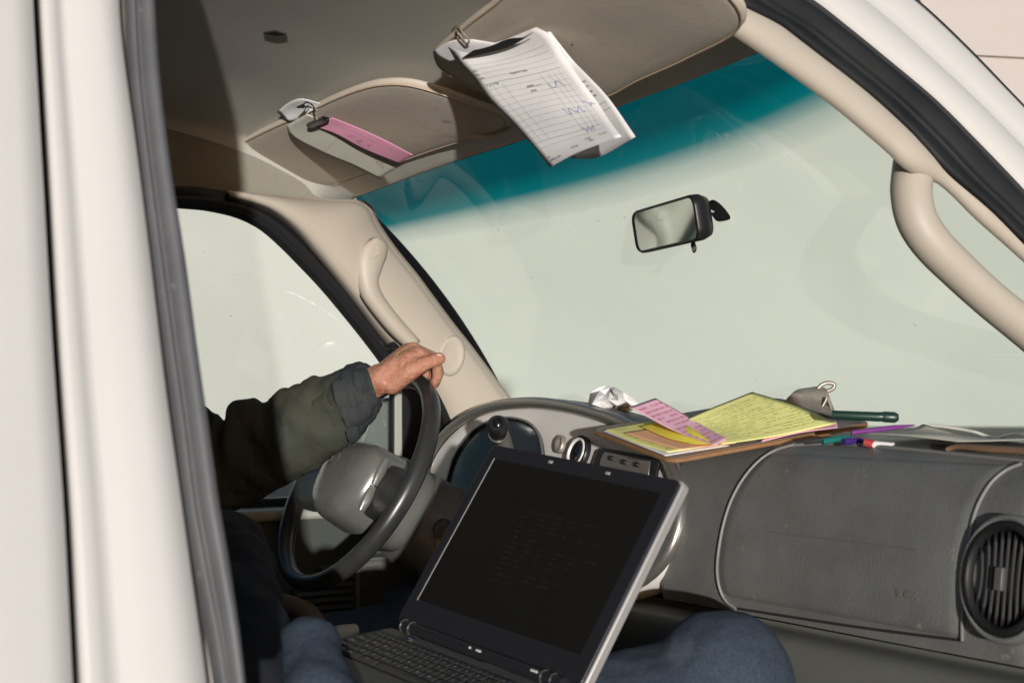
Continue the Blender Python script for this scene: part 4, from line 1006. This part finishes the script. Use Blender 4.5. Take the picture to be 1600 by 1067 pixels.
# ================================================================ SEATS AND SMALL CABIN PIECES
def seat(yc, name_lab):
    MB().box((.42, yc - .24, .42), (.50, 0, 0), (0, .48, 0), (0, 0, .27)).build('seat_cushion', M['seatcloth'], van, bevel=.05, seg=4)
    b = MB(); b.box((.40, yc - .23, .66), (.13, 0, 0), (0, .46, 0), (-.14, 0, .62)); b.build('seat_backrest', M['seatcloth'], van, bevel=.04, seg=4)
    MB().box((.22, yc - .12, 1.30), (.09, 0, 0), (0, .24, 0), (-.02, 0, .17)).build('headrest', M['seatcloth'], van, bevel=.035, seg=4)
seat(2.13, ''); seat(1.36, '')
# tan armrest edge and cream lever end seen beside the thigh
tube('armrest', crv([pd(425, 938, 2.28), pd(455, 945, 2.26), pd(480, 958, 2.24), pd(497, 985, 2.22), pd(505, 1010, 2.20)], 16), [.014, .016, .018, .018], M['tan'], van, 12)
tube('brake_lever', crv([pd(500, 1001, 2.12), pd(530, 990, 2.14), pd(556, 983, 2.16)], 10), [.014, .0135, .009], M['cream'], van, 14)

# ================================================================ PERSON
per = thing('person', 'driver in an olive jacket and blue jeans with left hand on the steering wheel', 'person', (.75, 2.05, .36))
def ball(V, F, c, r, seg=10):
    k = len(V)
    for i in range(seg + 1):
        th = math.pi * i / seg
        for j in range(seg * 2):
            ph = math.pi * j / seg; V.append(Vector(c) + Vector((math.sin(th) * math.cos(ph), math.sin(th) * math.sin(ph), math.cos(th))) * r)
    n = seg * 2
    for i in range(seg):
        for j in range(n): F.append((k + i * n + j, k + i * n + (j + 1) % n, k + (i + 1) * n + (j + 1) % n, k + (i + 1) * n + j))
def limb(V, F, pts, rad, n=14):
    """rounded, tapered limb"""
    v, f = sweep_VF(pts, rad, n); k = len(V); V += v; F += [tuple(i + k for i in q) for q in f]
    if not hasattr(rad, '__len__'): rad = [rad] * len(pts)
    ball(V, F, pts[0], rad[0]); ball(V, F, pts[-1], rad[-1])
    for p, r in zip(pts[1:-1], rad[1:-1]): ball(V, F, p, r * 1.0, 8)
def remeshed(name, V, F, vox, material, parent, smooth=8, fac=.5):
    o = mesh(name, V, F, material, parent)
    r = o.modifiers.new('remesh', 'REMESH'); r.mode = 'VOXEL'; r.voxel_size = vox; r.use_smooth_shade = True
    s = o.modifiers.new('smooth', 'SMOOTH'); s.iterations = smooth; s.factor = fac
    return o
def P(u, v, d): return pd(u, v, d)
V, F = [], []
wr = P(594, 592, 2.335); el = P(345, 722, 2.44); sh_l = Vector((.49, 2.27, 1.34))
# left forearm, wrist
limb(V, F, [el, lerp(el, wr, .5), lerp(el, wr, .85), wr], [.042, .038, .029, .026])
limb(V, F, [sh_l, el], [.055, .042])
# palm block and metacarpals (d grows away from the camera)
MC = {'index': P(653, 553, 2.335), 'middle': P(645, 546, 2.355), 'ring': P(638, 547, 2.378), 'little': P(631, 553, 2.398)}
for k, off in (('index', 0), ('middle', .008), ('ring', .016), ('little', .024)):
    a = wr + WW * (off - .010)
    limb(V, F, [a, lerp(a, MC[k], .55) , MC[k]], [.0215, .0185, .0135])
fing = {
 'index': [MC['index'], P(682, 566, 2.335), P(684, 588, 2.345), P(677, 601, 2.355)],
 'middle': [MC['middle'], P(680, 560, 2.358), P(686, 582, 2.365), P(680, 600, 2.37)],
 'ring': [MC['ring'], P(672, 558, 2.38), P(680, 580, 2.385), P(675, 598, 2.385)],
 'little': [MC['little'], P(658, 562, 2.40), P(668, 580, 2.402), P(664, 594, 2.40)]}
for k, pts in fing.items():
    s = .88 if k == 'little' else 1.0
    limb(V, F, pts, [.0128 * s, .0108 * s, .0096 * s, .0082 * s], 12)
# thumb leaves the side of the palm near the wrist and lies over the rim
th_ = [P(612, 597, 2.325), P(643, 579, 2.312), P(668, 566, 2.312), P(687, 560, 2.318)]
limb(V, F, th_, [.0205, .0155, .0122, .0105], 12)
limb(V, F, [P(612, 590, 2.33), P(640, 563, 2.325)], [.021, .017])
body_parts = (V, F)
# torso, neck, head, legs and right arm (mostly outside the view)
hip_c = Vector((.68, 2.05, .80))
def tor(pts, rad, fl): 
    v, f = sweep_VF(pts, rad, 24, fl, up=(1, 0, 0)); k = len(V); V.extend(v); F.extend([tuple(i + k for i in q) for q in f])
tor([(.68, 2.02, .74), (.67, 2.02, .86), (.60, 2.04, 1.02), (.50, 2.06, 1.2), (.47, 2.07, 1.36), (.46, 2.07, 1.42)], [.10, .12, .12, .125, .105, .06], 1.55)
limb(V, F, [(.46, 2.07, 1.40), (.48, 2.06, 1.50)], [.058, .055])
kn_r = P(1128, 1064, 1.80); kn_l = Vector((1.16, 2.14, .86))
hr = P(400, 1080, 1.70); hl_ = Vector((.74, 2.12, .76))
limb(V, F, [Vector((.62, 1.96, .80)), hr], [.11, .085]); limb(V, F, [hr - Vector((.03, -.05, .06)), lerp(hr, kn_r, .5) - ZZ * .10, kn_r, kn_r + Vector((.07, .10, -.42))], [.075, .068, .056, .04])
limb(V, F, [hl_, lerp(hl_, kn_l, .5), kn_l, kn_l + Vector((.12, 0, -.40))], [.085, .072, .056, .04])
sh_r = Vector((.47, 1.87, 1.34)); el_r = Vector((.36, 1.76, 1.06)); wr_r = Vector((.50, 1.74, .86))
limb(V, F, [sh_r, el_r], [.05, .04]); limb(V, F, [el_r, wr_r, wr_r + Vector((.05, -.02, 0))], [.038, .027, .024])
for k in range(4): limb(V, F, [wr_r + Vector((.05, -.03 + .018 * k, 0)), wr_r + Vector((.11, -.035 + .019 * k, .012)), wr_r + Vector((.145, -.035 + .019 * k, -.005))], [.011, .009, .008], 8)
limb(V, F, [wr_r + Vector((.03, .03, 0)), wr_r + Vector((.075, .06, 0)), wr_r + Vector((.10, .055, 0))], [.013, .011, .009], 8)
# head
hc = Vector((.49, 2.055, 1.56))
hv, hf = [], []; ball(hv, hf, (0, 0, 0), 1, 16)
k = len(V)
for p in hv:
    q = Vector((p.x * .098, p.y * .077, p.z * .118))
    if p.z < 0: q.y *= 1 + .25 * p.z; q.x += .012 * -p.z
    V.append(hc + q)
F += [tuple(i + k for i in f) for f in hf]
limb(V, F, [hc + Vector((.092, 0, .012)), hc + Vector((.116, 0, -.022))], [.009, .014], 8)      # nose
limb(V, F, [hc + Vector((.085, -.018, -.058)), hc + Vector((.090, 0, -.056)), hc + Vector((.085, .018, -.058))], [.006, .008, .006], 8)
for s in (-1, 1):
    limb(V, F, [hc + Vector((0, s * .078, .018)), hc + Vector((-.008, s * .082, -.022))], [.014, .010], 8)
body = remeshed('body', V, F, .0034, M['skin'], per, 7, .5)
# eyes and hair
for s in (-1, 1):
    tube('eye', [hc + Vector((.082, s * .030, .012)), hc + Vector((.0905, s * .030, .012))], [.012, .008], M['paper'], per, 10)
hv2, hf2 = [], []; ball(hv2, hf2, (0, 0, 0), 1, 16); 
mesh('hair', [hc + Vector((p.x * .104 - .012, p.y * .084, max(p.z, -.25 if p.x < .1 else .35) * .124 + .006)) for p in hv2], hf2, mat('hair_brown', (.06, .04, .025), .7, bump=(300, .8, .003)), per)
# thumb nail and fine hairs on the back of the hand
nb = MB()
nb.prism([P(u, v, 2.309) for u, v in cr([(682, 553), (687, 552), (690, 554), (690, 557), (684, 557), (681, 555)], 12)], WW * .004)
nb.build('thumb_nail', M['nail'], per, bevel=.001)
hb = MB(); rh = random.Random(4)
for k in range(150):
    t = rh.random(); base = lerp(Vector((590, 575, 0)), Vector((640, 540, 0)), t); uu = base.x + rh.uniform(-4, 6); vv = base.y + rh.uniform(0, 12) - 3
    p0 = P(uu, vv + 3, 2.318 + rh.uniform(0, .03)); q = P(uu + rh.uniform(-1, 6), vv - rh.uniform(1, 5), 2.315)
    hb.tube([p0, lerp(p0, q, .5) + UU * .001, q], [.00022, .0002, .0001], 3)
tag(hb.build('hand_hair', M['hair'], per), kind='stuff')

# --- jacket: sleeve with folds, cuff, body of the jacket
def sleeve(name, TP, BT, dt_, material, depth, fold, seed, n=60, m=28, thick=.003, twist=0):
    """cloth tube whose upper and lower outlines are measured; depth = radius across the view"""
    a = cr(TP, n); b = cr(BT, n); rows = []; rn = random.Random(seed)
    ph = [rn.uniform(0, 6.28) for _ in range(8)]
    for i in range(n):
        s = i / (n - 1); d = lerp(dt_[0], dt_[1], s); pa = pd(*a[i], d); pb = pd(*b[i], d); c = (pa + pb) / 2; up = (pa - pb) / 2; dep = up.length * depth
        r = []
        for k in range(m):
            t = 2 * math.pi * k / m; cc, ss = math.cos(t), math.sin(t)
            f = 1 + fold * (math.sin(s * 19 + ph[0] + 1.6 * math.sin(t + ph[1])) * .5 + math.sin(s * 31 + ph[2] + 2.2 * math.sin(t * 2 + ph[3])) * .3 + math.sin(s * 9 + t * 2 + ph[4]) * .5) * (abs(ss) ** .7)
            r.append(c + up * cc - WW * (ss * dep * f) + up * 0)
        rows.append(r)
    return grid(name, rows, material, per, thick, close=True)
STop = [(300, 668), (322, 652), (338, 645), (352, 658), (362, 632), (382, 622), (400, 624), (415, 627), (432, 611), (447, 606), (462, 602), (480, 594), (500, 590), (525, 580), (545, 570), (560, 565)]
SBot = [(300, 812), (335, 806), (357, 800), (382, 790), (407, 780), (424, 771), (441, 760), (462, 747), (480, 736), (495, 728), (509, 719), (535, 703), (548, 692), (559, 684), (566, 676), (572, 668)]
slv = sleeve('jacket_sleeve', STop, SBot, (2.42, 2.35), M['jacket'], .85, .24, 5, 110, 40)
cuf = sleeve('jacket_cuff', [(522, 580), (540, 572), (558, 565), (566, 566), (574, 568)], [(552, 694), (565, 682), (578, 664), (590, 648), (598, 632)], (2.35, 2.345), M['cuff'], .92, .06, 9, 30, 40)
tube('cuff_seam', [pd(u, v, 2.352 - .047) for u, v in cr([(528, 584), (541, 606), (553, 636), (560, 664), (562, 680)], 24)], .0011, M['jacketlow'], per, 6)
for o in (slv, cuf):
    tx = bpy.data.textures.new('folds', 'CLOUDS'); tx.noise_scale = .045; tx.noise_depth = 2
    ds = o.modifiers.new('folds', 'DISPLACE'); ds.texture = tx; ds.strength = .020; ds.mid_level = .5; ds.texture_coords = 'GLOBAL'
V, F = [], []
def tor2(pts, rad, fl):
    v, f = sweep_VF(pts, rad, 28, fl, up=(1, 0, 0)); k = len(V); V.extend(v); F.extend([tuple(i + k for i in q) for q in f])
limb(V, F, [P(330, 880, 1.85), P(372, 1000, 1.62), P(385, 1110, 1.52)], [.07, .062, .062])
tor2([(.71, 1.99, .70), (.71, 2.0, .82), (.685, 2.01, .93), (.60, 2.03, 1.05), (.52, 2.06, 1.20), (.47, 2.07, 1.36), (.46, 2.07, 1.44)], [.15, .155, .15, .145, .135, .12, .075], 1.5)
limb(V, F, [sh_l, el + Vector((0, 0, .0))], [.078, .062]); limb(V, F, [sh_r, el_r, wr_r], [.075, .056, .042])
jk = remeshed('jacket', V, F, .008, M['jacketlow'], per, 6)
tx = bpy.data.textures.new('folds2', 'CLOUDS'); tx.noise_scale = .10; tx.noise_depth = 2
ds = jk.modifiers.new('folds', 'DISPLACE'); ds.texture = tx; ds.strength = .035; ds.mid_level = .5; ds.texture_coords = 'GLOBAL'
# --- jeans
V, F = [], []
limb(V, F, [Vector((.62, 2.0, .76)), hr - Vector((.03, -.05, .06))], [.13, .07]); limb(V, F, [P(440, 1040, 1.62), P(482, 1012, 1.56), P(496, 1090, 1.50), P(560, 1190, 1.50)], [.04, .036, .043, .06], 18)
limb(V, F, [lerp(hr, kn_r, .5) - ZZ * .07, kn_r, kn_r + Vector((.07, .10, -.44))], [.085, .092, .075], 20)
limb(V, F, [hl_, lerp(hl_, kn_l, .5), kn_l, kn_l + Vector((.12, 0, -.42))], [.105, .088, .072, .06], 20)
je = remeshed('jeans', V, F, .007, M['jeans'], per, 6)
tx = bpy.data.textures.new('folds3', 'CLOUDS'); tx.noise_scale = .07; tx.noise_depth = 2
ds = je.modifiers.new('folds', 'DISPLACE'); ds.texture = tx; ds.strength = .011; ds.mid_level = .5; ds.texture_coords = 'GLOBAL'
for sx, kk in ((1, kn_r + Vector((.07, .10, -.44))), (1, kn_l + Vector((.12, 0, -.42)))):
    tube('shoe', [kk + Vector((-.06, 0, -.07)), kk + Vector((.02, 0, -.06)), kk + Vector((.12, 0, -.075)), kk + Vector((.20, 0, -.085))], [.04, .052, .045, .03], M['black'], per, 14)
